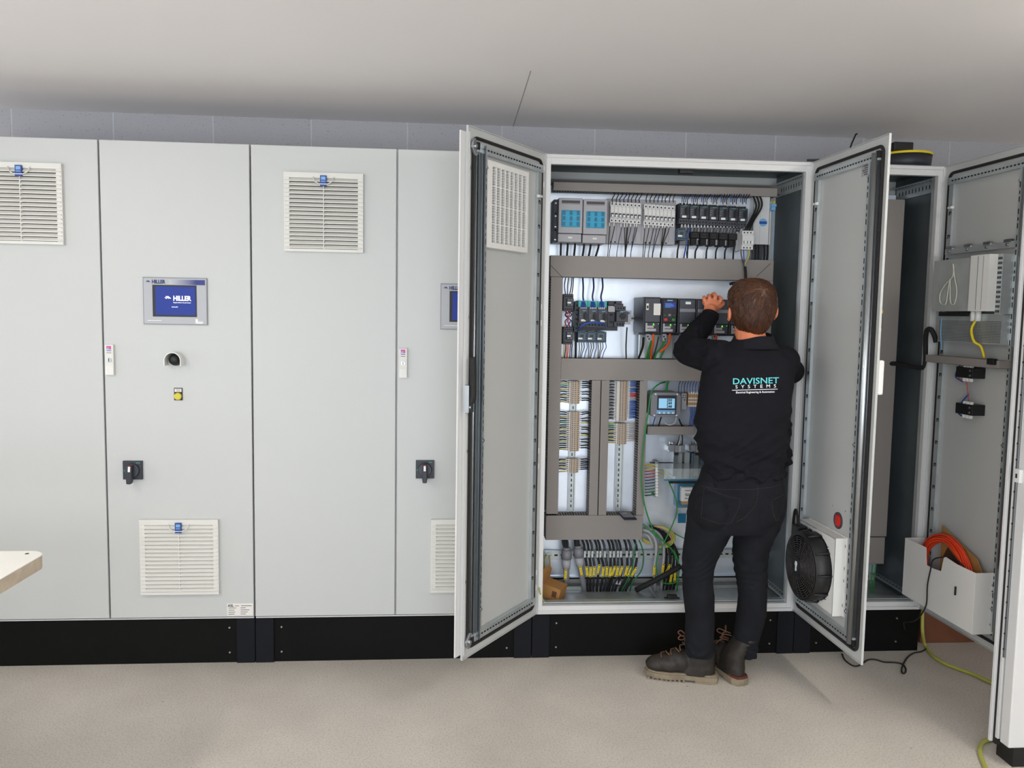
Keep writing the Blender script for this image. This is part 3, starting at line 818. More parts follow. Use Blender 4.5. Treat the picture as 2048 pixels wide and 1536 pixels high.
def f(b_):
    b_.box(CH0+.03, -.515, .010, .030, 1.60, 1.625, 'galv')
    for x_ in (-.10, -.22, -.34, -.46): b_.box(x_-.02, x_+.02, .020, .034, 1.622, 1.634, 'steel'); b_.cyl((x_, .03, 1.612), (x_, .036, 1.612), .006, 'steel', 8)
onD4('mounting_rail', 'slotted metal rail across the opened narrow door above the metal unit', 'rail', [('rail_body', f, 0)])
# push-button backs with wires
for i_, (px, py, lab) in enumerate(((1937, 745, 'black switch block with red and blue wires, upper of two on the narrow door'), (1936, 818, 'black switch block with red and blue wires, lower of two on the narrow door'))):
    u_, z_ = d4uv(px, py, .04)
    def f(b_): b_.box(u_-.055, u_+.05, .004, .062, z_-.022, z_+.022, 'black')
    def f2(b_):
        for q in (-.035, -.015, .005): b_.box(u_+q-.004, u_+q+.004, .045, .058, z_+.022, z_+.032, 'white'); b_.box(u_+q-.004, u_+q+.004, .045, .058, z_-.036, z_-.022, 'white')
        b_.cyl((u_-.042, .062, z_+.010), (u_-.042, .065, z_+.010), .005, 'steel', 8); b_.cyl((u_-.042, .062, z_-.010), (u_-.042, .065, z_-.010), .005, 'steel', 8)
    onD4('switch_block', lab, 'switch', [('contact_block', f, .002), ('terminals', f2, 0)], 'switch blocks on the narrow door')
def w4(pts, r, m, lab, cat, g=None):
    return cable('wire', [d4.matrix_world @ Vector(q) for q in pts], r, m, lab, cat, g)
u1, z1 = d4uv(1937, 745, .04); u2, z2 = d4uv(1936, 818, .04)
for k, (m_, dx) in enumerate((('blue', -.01), ('red', .01), ('blue', .0), ('red', -.02))):
    w4([(u1+.0, .03, 1.134), (u1+dx*.5, .035, 1.10), (u1-.02-dx, .05, z1+.03)], .0016, m_, ('thin %s wire above the upper switch block' % ('blue' if m_ == 'blue' else 'red')), 'wire', 'wires to the upper switch block')
w4([(u1+.0, .03, 1.12), (u1+.05, .04, z1+.03), (u1+.075, .045, z1-.02), (u1+.02, .05, z1-.04)], .0030, 'blue', 'blue wire looping beside the upper switch block on the narrow door', 'wire')
w4([(u1+.0, .03, 1.11), (u1+.045, .045, z1+.0), (u1+.05, .045, z1-.03), (u1+.01, .05, z1-.035)], .0030, 'orange', 'orange-red wire looping beside the upper switch block on the narrow door', 'wire')
w4([(u1+.01, .04, z1-.03), (u1+.005, .035, (z1+z2)/2), (u1+.0, .03, z2+.03)], .0020, 'red', 'thin red wire between the two switch blocks on the narrow door', 'wire')
w4([(u2+.01, .035, z2+.06), (u2+.045, .04, z2+.02), (u2+.055, .045, z2-.02), (u2+.01, .05, z2-.035)], .0030, 'blue', 'blue wire looping beside the lower switch block on the narrow door', 'wire')
# clear cord coiled on the metal chassis, blue-yellow cables below
c0 = [(-.235, .100, 1.55), (-.237, .100, 1.50), (-.20, .103, 1.47), (-.165, .103, 1.43), (-.17, .103, 1.39), (-.205, .103, 1.385), (-.215, .103, 1.43), (-.225, .103, 1.49), (-.235, .105, 1.42), (-.245, .105, 1.385), (-.268, .104, 1.39), (-.275, .104, 1.44), (-.25, .102, 1.50), (-.237, .101, 1.55)]
w4(c0, .0028, 'clear_cord', 'coil of clear tubing hanging on the metal unit on the narrow door', 'tubing')
w4([(-.355, .07, 1.318), (-.355, .085, 1.28), (-.375, .085, 1.235), (-.39, .065, 1.215), (-.395, .05, 1.17)], .0055, 'yellow', 'short yellow marker sleeve hanging below the metal unit on the narrow door', 'cable')
w4([(-.135, .07, 1.33), (-.137, .072, 1.27), (-.14, .066, 1.19)], .0022, 'lightblue', 'light blue wire hanging in front of the perforated panel', 'wire')
# document pocket with orange cable coil and cardboard
PK0, PK1 = -.035, -.497
zpb = d4uv(1985, 1272, .08)[1]; 
zq = [d4uv(1826, 1100, .10)[1], d4uv(1985, 1165, .10)[1]]
print('pocket z', zpb, zq, d4uv(1826, 1190, .1), d4uv(1826, 1100, .10), d4uv(1985, 1270, .1), d4uv(1948, 1170, .1))
def f(b_):
    zb, zt_ = .075, .335
    n_ = .105
    poly = [(-.02, zb), (-.50, zb), (-.50, zt_-.01), (-.385, zt_-.01), (-.30, zt_+.0), (-.285, zt_-.07), (-.235, zt_-.075), (-.185, zt_-.075), (-.175, zt_), (-.02, zt_)]
    b_.prism(poly, 'y', n_-.002, n_, 'grille_white')
    b_.box(-.50, -.502, .010, n_, zb, zt_-.01, 'grille_white'); b_.box(-.018, -.020, .010, n_, zb, zt_, 'grille_white'); b_.box(-.02, -.50, .010, n_, zb, zb+.002, 'grille_white')
    for z_ in (zb+.04, zb+.20): b_.cyl((-.496, .03, z_), (-.506, .03, z_), .005, 'steel', 8)
def f2(b_): b_.box(-.10, -.112, n2-.0, n2+.0015, .10, .20, 'white')
n2 = .105
pk = onD4('document_pocket', 'white sheet document pocket at the bottom of the narrow door, holding an orange coil', 'document pocket', [('pocket_body', f, .0006)])
cb = MB(); cb.prism([(-.17, .12), (-.44, .12), (-.455, .28), (-.40, .35), (-.20, .415), (-.165, .43)], 'y', .026, .031, 'cardboard'); cb.prism([(-.20, .10), (-.31, .10), (-.30, .30), (-.215, .345), (-.19, .30)], 'y', .031, .034, 'brown')
q = cb.build('cardboard_sheet'); q.matrix_world = d4.matrix_world.copy(); tag(q, 'folded brown cardboard standing in the white document pocket', 'cardboard')
for k in range(10):
    rr = .118 + .0085*(k % 4); off = .045 + .011*(k//4)
    pts = []
    for j in range(15):
        a = math.radians(190 - 208*j/14)
        pts.append(d4.matrix_world @ Vector((-.235 + (rr*1.18)*math.cos(a)*-1.0*-1.0, off + .003*math.sin(j*1.3+k), .245 + (rr+.002*(k//4))*math.sin(a)*1.08)))
    cable('cable', pts, .0046, 'orange_cable', 'orange cable winding in the white document pocket', 'cable', 'orange cable windings in the pocket', n=6, seg=3)
w4([(-.515, .02, .245), (-.45, .07, .275), (-.40, .09, .325), (-.34, .10, .345), (-.30, .11, .33), (-.24, .112, .30), (-.225, .112, .25), (-.215, .115, .18), (-.22, .118, .10), (-.19, .12, .04), (-.15, .12, .0), (-.08, .11, -.035), (-.02, .09, -.06), (-.0, .07, -.10)], .0030, 'rubber', 'thin black cord draped over the white document pocket', 'cord')
w4([(-.395, .112, .235), (-.395, .112, .20)], .004, 'black', 'black pen-like probe clipped on the white document pocket', 'probe')
# contents of the narrow cabinet
def duct(label, rect, Y, slot=None, depth=.08, back=None, mitre=None, name='cable_duct'):
    x0, x1, z0, z1 = rect
    back = back if back is not None else PL
    t = thing(name, label, 'cable duct', ((x0+x1)/2, back, z0), 'grey slotted cable ducts')
    L_ = t.location
    b_ = MB(); b_.box(x0, x1, Y, Y+.004, z0, z1, 'duct'); b_.box(x0+.005, x1-.005, Y+.012, back-.004, z0+.005, z1-.005, 'dark_gap')  # dark filling stands for the shade inside the duct
    b_.build('duct_cover', t, bevel=.0012, off=L_)
    b_ = MB(); e_ = .0015
    vert = (z1-z0) > (x1-x0)
    b_.box(x0, x1, back-.003, back, z0, z1, 'duct_dark')
    if vert:
        # side walls with a comb of slots
        for xx in (x0+.001, x1-.003):
            b_.box(xx, xx+.002, Y+.004, Y+.012, z0, z1, 'duct_dark'); b_.box(xx, xx+.002, back-.014, back, z0, z1, 'duct_dark')
            z_ = z0
            while z_ < z1-.004: b_.box(xx, xx+.002, Y+.012, back-.014, z_, z_+.0065, 'duct'); z_ += .0125
    else:
        for zz in (z0+.001, z1-.003):
            b_.box(x0, x1, Y+.004, Y+.012, zz, zz+.002, 'duct_dark'); b_.box(x0, x1, back-.014, back, zz, zz+.002, 'duct_dark')
            x_ = x0
            while x_ < x1-.004: b_.box(x_, x_+.0065, Y+.012, back-.014, zz, zz+.002, 'duct'); x_ += .0125
        for xx in (x0, x1-.002): b_.box(xx, xx+.002, Y+.004, back, z0, z1, 'duct')
    b_.build('slotted_walls', t, off=L_)
    return t
x_, z_ = P(1800, 700, .24).x, 0
xr, z0_, z1_ = P(1788, 800, .24).x, P(1760, 1073, .24).z, 2.085
duct('tall grey cable duct standing in the narrow cabinet', (1.26, xr, z0_, z1_), .24)
duct('short lower piece of duct in the narrow cabinet under the tall one', (1.26, xr-.006, P(1750, 1128, .24).z, z0_-.004), .24)
tb = MB(); a_ = P(1762, 620, .24); tb.box(a_.x-.035, a_.x, .222, .24, P(1750, 662, .24).z, a_.z, 'grey_dark'); tb.box(a_.x-.035, a_.x+.001, .221, .24, a_.z-.016, a_.z+.001, 'yellow'); zb_ = P(1750, 662, .24).z; tb.box(a_.x-.035, a_.x-.002, .221, .24, zb_, zb_+.014, 'yellow')
q = tb.build('warning_label', bevel=.001); origin_to(q, (a_.x, .24, a_.z)); tag(q, 'grey label block with yellow ends on the duct in the narrow cabinet', 'label')
cable('cable', pc([(1775, 727, .26), (1800, 728, .2), (1820, 733, .12), (1846, 735, .04), (1851, 722, .02), (1851, 680, .0), (1854, 661, -.03), (1862, 659, -.05), (1869, 672, -.06), (1872, 684, -.07)], .1), .0105, 'rubber', 'thick black sleeved cable arching from the narrow cabinet onto its door', 'cable', n=10)
for k, pts in enumerate(([(1735, 1130), (1728, 1160), (1732, 1190), (1742, 1208)], [(1752, 1128), (1748, 1165), (1745, 1195), (1740, 1210)], [(1745, 1130), (1742, 1170), (1738, 1205), (1725, 1212)])):
    cable('wire', pc(pts, .22), .003, 'green', 'green wire hanging from the short duct in the narrow cabinet', 'wire', 'green wires in the narrow cabinet')
for k in range(5):
    pts = []
    cxx, cyy = 1.50, .20
    for j in range(15):
        a = 2*PI*j/14 + k*.7; pts.append((cxx + (.085+.008*k)*math.cos(a)*(.95+.05*k), cyy + .06*math.sin(a), .262+.010*k+.004*math.sin(3*a)))
    cable('cable', pts, .0055, 'rubber' if k != 3 else 'green_cable', 'black cable tangle on the narrow cabinet floor' if k != 3 else 'green cable of the tangle lying on the floor of the narrow cabinet', 'cable', 'cable tangle in the narrow cabinet' if k != 3 else None)

# right-hand enclosure door standing on edge -----------------------------------------
ex, ey = 1.530, -.885
en = thing('enclosure_door', 'tall white enclosure with a black gasket, cut off by the right edge of the photo', 'enclosure', (ex+.4, ey-.05, 0))
L_ = en.location
b = MB(); b.box(ex, ex+.62, ey, ey+.012, .052, 2.05, 'frame_white'); b.build('flange_sheet', en, bevel=.001, off=L_)
b = MB(); b.box(ex+.010, ex+.60, ey-.016, ey, .048, 2.04, 'gasket'); b.build('gasket', en, off=L_)
b = MB(); b.box(ex+.006, ex+.60, ey-.030, ey-.016, .075, 2.04, 'frame_white'); b.build('inner_rim', en, bevel=.001, off=L_)
b = MB(); b.box(ex+.004, ex+.60, ey-.038, ey-.030, .37, 2.04, 'steel')
for k in range(30): b.cyl((ex+.003, ey-.034, .40+k*.055), (ex+.001, ey-.034, .40+k*.055), .0028, 'dark_gap', 8)
b.build('lock_profile', en, off=L_)
b = MB(); b.box(ex+.008, ex+.62, ey-.085, ey-.038, .07, 2.05, 'frame_white'); b.build('outer_sheet', en, bevel=.004, off=L_)
b = MB(); b.box(ex-.004, ex+.014, ey-.062, ey-.036, .985, 1.03, 'frame_white'); b.box(ex-.006, ex, ey-.052, ey-.045, 1.0, 1.015, 'dark_gap'); b.build('hinge', en, bevel=.001, off=L_)
b = MB(); b.box(ex+.03, ex+.60, ey-.08, ey+.005, 0, .07, 'black'); b.build('foam_foot', en, off=L_)

# table corner at left ----------------------------------------------------------------
T = .76
ta, tb_, tc_ = PZ(60, 1101.5, T), PZ(82, 1110, T), PZ(0, 1158, T)
print('table', ta, tb_, tc_)
x1, yF = PZ(82, 1111, T).x, ta.y
yN = -2.05
def slab(zb, zt, m1, name, par, off, inset=0.0):
    r = .055; poly = []
    dxn = (tc_.x - x1)/(tc_.y-yF)
    xn = lambda y: x1-.004 + dxn*(y-(yF-.06))*1.0
    for k in range(9):
        a = PI/2 - (PI/2)*k/8; poly.append((x1-r+r*math.cos(a)-inset, yF-r+r*math.sin(a)-inset))
    poly += [(xn(yN)-inset, yN+inset), (x1-1.6, yN+inset), (x1-1.6, yF-inset)]
    b_ = MB(); b_.prism(poly, 'z', zb, zt, m1); return b_.build(name, par, bevel=.002, off=off)
tbl = thing('work_table', 'white-topped wooden table corner reaching in at the left edge', 'table', (x1-.8, (yF+yN)/2, 0))
slab(T-.004, T, 'tabletop', 'table_top', tbl, tbl.location)
slab(T-.044, T-.004, 'table_edge', 'top_core', tbl, tbl.location, .001)
hp = PZ(54, 1107.5, T)
b = MB(); b.cyl((hp.x, hp.y, T-.001), (hp.x, hp.y, T+.0006), .006, 'dark_gap', 14); b.build('screw_hole', tbl, off=tbl.location)
for (lx, ly) in ((x1-.45, yF-.18), (x1-1.5, yF-.12), (x1-.45, yN+.12), (x1-1.5, yN+.12)):
    b = MB(); b.box(lx-.03, lx+.03, ly-.03, ly+.03, 0, T-.044, 'table_edge'); b.build('leg', tbl, bevel=.003, off=tbl.location)

# things on the cabinet roofs ----------------------------------------------------------
yy = .13
pL, pR_ = P(1765, 320, yy), P(1862, 320, yy)
cx_, rr_ = (pL.x+pR_.x)/2, (pR_.x-pL.x)/2
reel = thing('cable_drum', 'round dark tub with a yellow rim standing on the narrow cabinet roof', 'tub', (cx_, yy+.02, 2.2))
b = MB(); b.tube([(0, 0, 0), (0, 0, .062)], [rr_*.96, rr_], 'anth', 36); b.build('tub_body', reel)
b = MB(); b.ring((0, 0, 0), 'z', rr_*.80, rr_*1.02, .062, .072, 'yellow', 36); b.tube([(0, 0, .060), (0, 0, .066)], [rr_*.82, rr_*.82], 'anth', 36); b.build('yellow_rim', reel)
p = P(1798, 299, yy-.03)
b = MB(); b.box(-.045, .045, -.04, .04, 0, .038, 'black'); q = b.build('power_adapter', bevel=.004); q.location = (p.x, yy-.03, 2.2725); tag(q, 'small black box lying on the yellow-rimmed tub', 'box')
cable('cable', [(p.x-.045, yy-.03, 2.285), (p.x-.09, yy-.01, 2.27), (p.x-.15, yy+.02, 2.215), (p.x-.2, yy+.05, 2.206)], .003, 'rubber', 'thin black lead running from the small black box on the tub', 'cable')
a_, c_ = P(1703, 288, .2), P(1712, 268, .2)
b = MB(); b.tube([(a_.x-.03, .2, 2.203), (a_.x, .2, a_.z), (c_.x, .2, c_.z), (c_.x+.006, .2, c_.z)], .004, 'rubber', 6); q = b.build('cable_end'); origin_to(q, (a_.x-.03, .2, 2.203)); tag(q, 'stiff black cable end sticking up behind the opened right door', 'cable')
p = P(1632, 318, .10)
b = MB(); b.prism([(p.x-.06, .06), (p.x+.05, .04), (p.x+.08, .20), (p.x-.0, .16)], 'z', 2.2005, 2.222, 'black'); q = b.build('rubber_pad', bevel=.002); origin_to(q, (p.x, .1, 2.2005)); tag(q, 'flat black pad lying on the wide cabinet roof at its right corner', 'pad')

# floor: cords and the brown board ------------------------------------------------------
def pz(pts, z): return [PZ(a, b_, z) for (a, b_) in pts]
cable('cable', [P(1845, 1222, .03)] + [P(1845, 1262, -.0)] + pz([(1850, 1290), (1864, 1310), (1888, 1326), (1918, 1338), (1950, 1350), (1985, 1366), (2040, 1385)], .008), .0075, 'yellow_cable', 'yellow cable hanging beside the plinth and trailing over the floor to the right', 'cable', n=8)
cable('cable', pz([(2040, 1420), (2010, 1470), (1985, 1478), (1966, 1484), (1960, 1503), (1968, 1528), (1985, 1560), (2010, 1600)], .008), .0078, 'yellow_cable', 'yellow cable curling out from under the white enclosure at the lower right', 'cable', n=8)
cable('cord', pz([(1684, 1308), (1690, 1320), (1705, 1331), (1718, 1331), (1735, 1320), (1750, 1319), (1768, 1324), (1790, 1325), (1804, 1328), (1811, 1336), (1811, 1344), (1806, 1347), (1803, 1341), (1806, 1330), (1815, 1315), (1828, 1306), (1843, 1303), (1853, 1297)], .004), .0035, 'rubber', 'thin black cord with a small loop lying on the floor before the narrow cabinet', 'cord')
b = MB(); b.box(1.86, 2.75, .10, .13, 0.001, .30, 'wood_brown'); b.box(1.86, 2.75, .075, .13, .30, .36, 'cardboard')
q = b.build('wooden_board', bevel=.002); origin_to(q, (2.3, .1, 0.001)); tag(q, 'reddish brown board standing on the floor right of the black plinth', 'board')
# ------------------------------------------------------------------ inside the opened cabinet
DF = .27       # front plane of the ducts
def drect(x0, y0, x1, y1, Y=DF): return prect(x0, y0, x1, y1, Y)
duct('narrow grey duct along the top of the opened cabinet', drect(1107, 370, 1555, 387), DF)
# frame of wide ducts: the corners are mitred, the joint shows as a dark line
h1 = drect(1101, 515.5, 1547, 557.5)
wide = duct('wide grey duct across the opened cabinet below the breakers', h1, DF)
v1z = P(1105, 1028, DF).z
v1x0, v1x1 = P(1095, 900, DF).x, P(1118.5, 900, DF).x
duct('tall grey duct down the left side of the opened cabinet', (v1x0, v1x1, v1z, h1[2]-.001), DF)
v2 = P(1517, 640, DF).x, P(1543, 640, DF).x
duct('tall grey duct at the right side of the opened cabinet, behind the man', (v2[0], v2[1], .55, h1[2]-.001), DF)
h2 = (P(1122, 740, DF).x, v2[0]-.002, P(1250, 761, DF).z, P(1250, 718, DF).z)
duct('wide grey duct across the middle of the opened cabinet, partly behind the man', h2, DF)
h3 = (v1x0, P(1285, 1055, DF).x, P(1190, 1079.5, DF).z, P(1190, 1031, DF).z)
duct('wide grey duct above the bundle of tagged cables', h3, DF)
zt_, zb_ = h2[2]-.001, h3[3]+.001
xa, xb, xc = P(1180.5, 900, DF).x, P(1199, 900, DF).x, P(1216, 900, DF).x
duct('upright grey duct right of the left terminal column, left of the dark joint', (xa, xb-.0022, zb_, zt_), DF)
dj_ = duct('upright grey duct left of the right terminal column, right of the dark joint', (xb+.0022, xc, zb_, zt_), DF)
b = MB(); b.box(xb-.0021, xb+.0021, DF+.003, DF+.006, zb_, zt_, 'dark_gap'); b.build('joint_shade', dj_, off=dj_.location)  # black strip stands for the shade in the gap between ducts
xd, xe = P(1276, 900, DF).x, P(1291, 900, DF).x
duct('upright grey duct between the right terminal column and the energy meter', (xd, xe, zb_, zt_), DF)
duct('short narrow grey duct below the energy meter', drect(1295, 853, 1389, 869.5, .29), .29)
for (a_, c_, lab) in (((1102, 531), (1126, 556), 'left'), ((1513, 553), (1541, 527), 'right')):
    p0, p1 = P(a_[0], a_[1], DF), P(c_[0], c_[1], DF)
    b = MB(); dx, dz = (p1-p0).x, (p1-p0).z; n_ = math.hypot(dx, dz); nx_, nz_ = -dz/n_*.001, dx/n_*.001
    b.prism([(p0.x+nx_, p0.z+nz_), (p0.x-nx_, p0.z-nz_), (p1.x-nx_, p1.z-nz_), (p1.x+nx_, p1.z+nz_)], 'y', DF-.0006, DF, 'dark_gap')
    q = b.build('mitre_joint', wide, off=wide.location)

def dev(name, label, cat, rect, Y, parts, group=None, back=PL, body='grey'):
    # rect in photo pixels on the front plane Y; parts: (name, mat, [(u0,u1,v0,v1,d0,d1)...]) with u,v in 0..1 from the top left, d in metres, negative toward the viewer
    x0, x1, z0, z1 = prect(*rect, Y)
    t = thing(name, label, cat, ((x0+x1)/2, Y, z0), group)
    w_, h_ = x1-x0, z1-z0
    for pt in parts:
        pn, m_, bx = pt[0], pt[1], pt[2]; bev = pt[3] if len(pt) > 3 else 0
        single = {'screws': 'screw', 'fuse_posts': 'fuse_post', 'toggle': 'toggle', 'white_markers': 'white_marker', 'clips': 'clip', 'wiring_diagram': None, 'status_lamp': 'status_lamp', 'feet': 'foot', 'terminals': 'terminal', 'left_pillar': 'pillar'}.get(pn)
        b_ = MB()
        for (u0, u1, v0, v1, d0, d1) in bx:
            if d1 is None: d1 = back-Y-.001
            b_.box(-w_/2+u0*w_, -w_/2+u1*w_, d0, d1, h_*(1-v1), h_*(1-v0), m_)
            if single: b_.build(single, t, bevel=bev); b_ = MB()
        if b_.v: b_.build(pn, t, bevel=bev)
    return t
# DIN rails (horizontal and vertical)
def rail(label, x0, x1, z0, z1, Y=.335):
    b_ = MB(); vert = (z1-z0) > (x1-x0)
    if vert:
        b_.box(x0, x0+.006, Y, Y+.0015, z0, z1, 'galv'); b_.box(x1-.006, x1, Y, Y+.0015, z0, z1, 'galv'); b_.box(x0+.006, x1-.006, PL-.004, PL-.001, z0, z1, 'galv')
        b_.box(x0+.005, x0+.0065, Y, PL-.001, z0, z1, 'galv'); b_.box(x1-.0065, x1-.005, Y, PL-.001, z0, z1, 'galv')
        z_ = z0+.02
        while z_ < z1-.02: b_.box((x0+x1)/2-.003, (x0+x1)/2+.003, PL-.0046, PL-.004, z_, z_+.014, 'grey_dark'); z_ += .025
    else:
        b_.box(x0, x1, Y, Y+.0015, z0, z0+.006, 'galv'); b_.box(x0, x1, Y, Y+.0015, z1-.006, z1, 'galv'); b_.box(x0, x1, PL-.004, PL-.001, z0+.006, z1-.006, 'galv')
        b_.box(x0, x1, Y, PL-.001, z0+.005, z0+.0065, 'galv'); b_.box(x0, x1, Y, PL-.001, z1-.0065, z1-.005, 'galv')
        x_ = x0+.02
        while x_ < x1-.02: b_.box(x_, x_+.014, PL-.0046, PL-.004, (z0+z1)/2-.003, (z0+z1)/2+.003, 'grey_dark'); x_ += .025
    q = b_.build('mounting_rail'); origin_to(q, ((x0+x1)/2, PL, z0)); tag(q, label, 'rail', 'slotted metal mounting rails')
    return q
zr0, zr1 = h3[3]+.002, h2[2]-.002
def vrail(px0, px1, lab):
    return rail(lab, P(px0, 985, .335).x, P(px1, 985, .335).x, zr0, zr1)
rails_ = [vrail(1136, 1150, 'slotted upright metal rail carrying the left terminal column')]
rails_ += [vrail(1229, 1245, 'slotted upright metal rail carrying the right terminal column')]
for px, rl_ in ((1143, rails_[0]), (1236, rails_[1])):
    p = P(px, 999, .333); b = MB(); b.cyl((0, 0, 0), (0, -.005, 0), .006, 'steel', 12); b.box(-.003, .003, -.0055, -.005, -.0008, .0008, 'dark_gap')
    q = b.build('screw', rl_); q.location = Vector((p.x, .3445, p.z))-rl_.location
r_ = prect(1222, 631, 1290, 642, .335); rail('slotted metal rail between the motor starters and the drives', r_[0], r_[1], r_[2], r_[3])
r_ = prect(1088, 1101, 1420, 1117, .325)
b = MB(); b.box(r_[0], P(1570, 1108, .325).x, .322, .340, r_[2], r_[3], 'galv')
x_ = r_[0]+.02
while x_ < 1.1: b.box(x_, x_+.016, .3214, .322, (r_[2]+r_[3])/2-.004, (r_[2]+r_[3])/2+.004, 'dark_gap'); x_ += .03
q = b.build('cable_clamp_rail', bevel=.001); origin_to(q, (.5, .34, r_[2])); tag(q, 'long slotted metal rail behind the tagged cables at the cabinet bottom', 'rail')

# fuse switches with blue windows
FB = .20
fs = dev('fuse_switch', 'light grey fuse switch with a blue window, left one of the pair', 'fuse switch', (1117, 396, 1165, 484), FB, [
    ('housing', 'grey_light', [(0, 1, 0, .80, 0, .06), (0, .98, .81, 1, .008, .06), (-.02, 1.0, 0.02, 1.0, .06, None)], .003),
    ('handle_recess', 'grey_dark', [(.12, .88, .055, .115, -.001, .002)]),
    ('handle_recess', 'duct', [(.12, .88, .115, .145, -.001, .002)]),
    ('window', 'cyan', [(.12, .90, .28, .66, -.005, .002)], .004),
    ('fuse_posts', 'cyan_dark', [(.17+.29*i, .28+.29*i, .295+.125*j, .385+.125*j, -.0062, -.004) for i in range(3) for j in range(3)]),
    ('window_print', 'lightblue', [(.40, .80, .425, .435, -.0057, -.005)]),
    ('cover_label', 'paper', [(.42, .60, .875, .915, .006, .009)]),
], 'fuse switches with blue windows')
sp = P(1189, 440, FB); copy_tree(fs, (P(1190.5, 440, FB).x, FB, fs.location.z-.0022), 'light grey fuse switch with a blue window, right one of the pair')
dev('busbar_support', 'dark grey screwed strip left of the fuse switches', 'bracket', (1107, 399, 1115, 485), .25, [('strip', 'grey_dark', [(0, 1, 0, 1, 0, None)], .001), ('screws', 'steel', [(.3, .7, v, v+.03, -.003, 0) for v in (.07, .37, .62, .92)]), ('holes', 'dark_gap', [(.25, .75, v, v+.04, -.001, 0) for v in (.30, .69)])])
# busbar adapter behind the white breakers
dev('busbar_adapter', 'light grey perforated busbar adapter below the white circuit breakers', 'adapter', (1213, 399, 1351, 488), .29, [('plate', 'grey_light', [(0, 1, 0, 1, 0, None)], .002),
    ('holes', 'grey', [(u, u+.012, .56+.022*j, .57+.022*j, -.0006, 0) for u in (.05, .14, .21, .30, .42, .50, .66, .78, .90) for j in range(18)]),
    ('clips', 'dark_gap', [(u, u+.02, .955, .985, -.002, 0) for u in (.06, .12, .31, .37, .56, .62, .80, .86)])])
# white circuit breakers, 18 mm modules
def breaker_proto(label, rect, Y, group, name='circuit_breaker'):
    return dev(name, label, 'circuit breaker', rect, Y, [
        ('housing', 'frame_white', [(.02, .98, .0, .30, .010, None), (.02, .98, .25, .80, 0, .05), (.02, .98, .80, 1, .010, None)], .0008),
        ('toggle_slot', 'grey_dark', [(.12, .88, .56, .76, -.0006, .002)]),
        ('toggle', 'white', [(.28, .72, .64, .75, -.009, 0)], .0008),
        ('terminal_holes', 'dark_gap', [(.34, .66, .08, .16, .0094, .011), (.34, .66, .87, .95, .0094, .011)]),
        ('label_strip', 'paper', [(.15, .85, .38, .46, -.0005, .0005)])], group)
BY = .25
pA = breaker_proto('white single-pole circuit breaker of the left group, first from the left', (1221, 402, 1228.7, 444), BY, 'white circuit breakers of the left group')
ords = ['first', 'second', 'third', 'fourth', 'fifth', 'sixth', 'seventh', 'eighth']
for k in range(1, 8): copy_tree(pA, (P(1224.9+7.72*k, 423, BY).x, BY, pA.location.z-.0008*k), 'white single-pole circuit breaker of the left group, %s from the left' % ords[k])
for k in range(8):
    c = copy_tree(pA, (P(1292.6+7.72*k, 424, BY).x, BY, pA.location.z-.0080-.0008*k), 'white single-pole circuit breaker of the right group, %s from the left' % ords[k]); c['group'] = 'white circuit breakers of the right group'
# three-pole white breaker at right
b3 = dev('circuit_breaker', 'white three-pole circuit breaker hanging low at the right, brown wires below', 'circuit breaker', (1485, 461, 1508, 499), .22, [
    ('housing', 'frame_white', [(.0, 1, .0, .26, .008, .06), (0, 1, .24, .76, 0, .06), (0, 1, .74, 1, .008, .06)], .001),
    ('rear_base', 'grey_light', [(-.22, .2, 0, 1.05, .06, .09)]),
    ('toggle_slot', 'grey_dark', [(.1, .95, .55, .68, -.0006, .002)]), ('toggle', 'white', [(.15+.28*i, .32+.28*i, .56, .69, -.010, 0) for i in range(3)]),
    ('terminal_holes', 'dark_gap', [(.14+.28*i, .25+.28*i, v, v+.07, .0074, .009) for i in range(3) for v in (.07, .87)])])
# seven motor starters
MY = .235
ms = dev('motor_starter', 'dark grey motor starter of the upper row, first from the left', 'motor starter', (1360, 405, 1379, 447), MY, [
    ('housing', 'anth2', [(.02, .98, .12, .74, 0, None), (.06, .94, .0, .12, .020, None), (.0, 1, .74, 1, .012, None)], .0012),
    ('name_strip', 'teal', [(.3, .75, .145, .165, -.0006, 0)]),
    ('rotary_knob', 'black', [(.50, .86, .28, .56, -.008, 0), (.60, .76, .22, .62, -.013, -.006)], .001),
    ('marks', 'grey', [(.08, .35, .30, .32, -.0005, 0), (.08, .30, .40, .42, -.0005, 0), (.08, .25, .50, .53, -.0005, 0)]),
    ('label_strip', 'white', [(.22, .68, .62, .72, -.0016, 0)]),
    ('terminal_holes', 'dark_gap', [(.10+.3*i, .26+.3*i, .84, .92, .0112, .013) for i in range(3)] + [(.12+.28*i, .3+.28*i, .03, .09, .019, .021) for i in range(3)])], 'dark grey motor starters of the upper row')
for k in range(1, 7): copy_tree(ms, (P(1369.5+19.55*k, 425, MY).x, MY, ms.location.z-.0014*k), 'dark grey motor starter of the upper row, %s from the left' % ords[k])
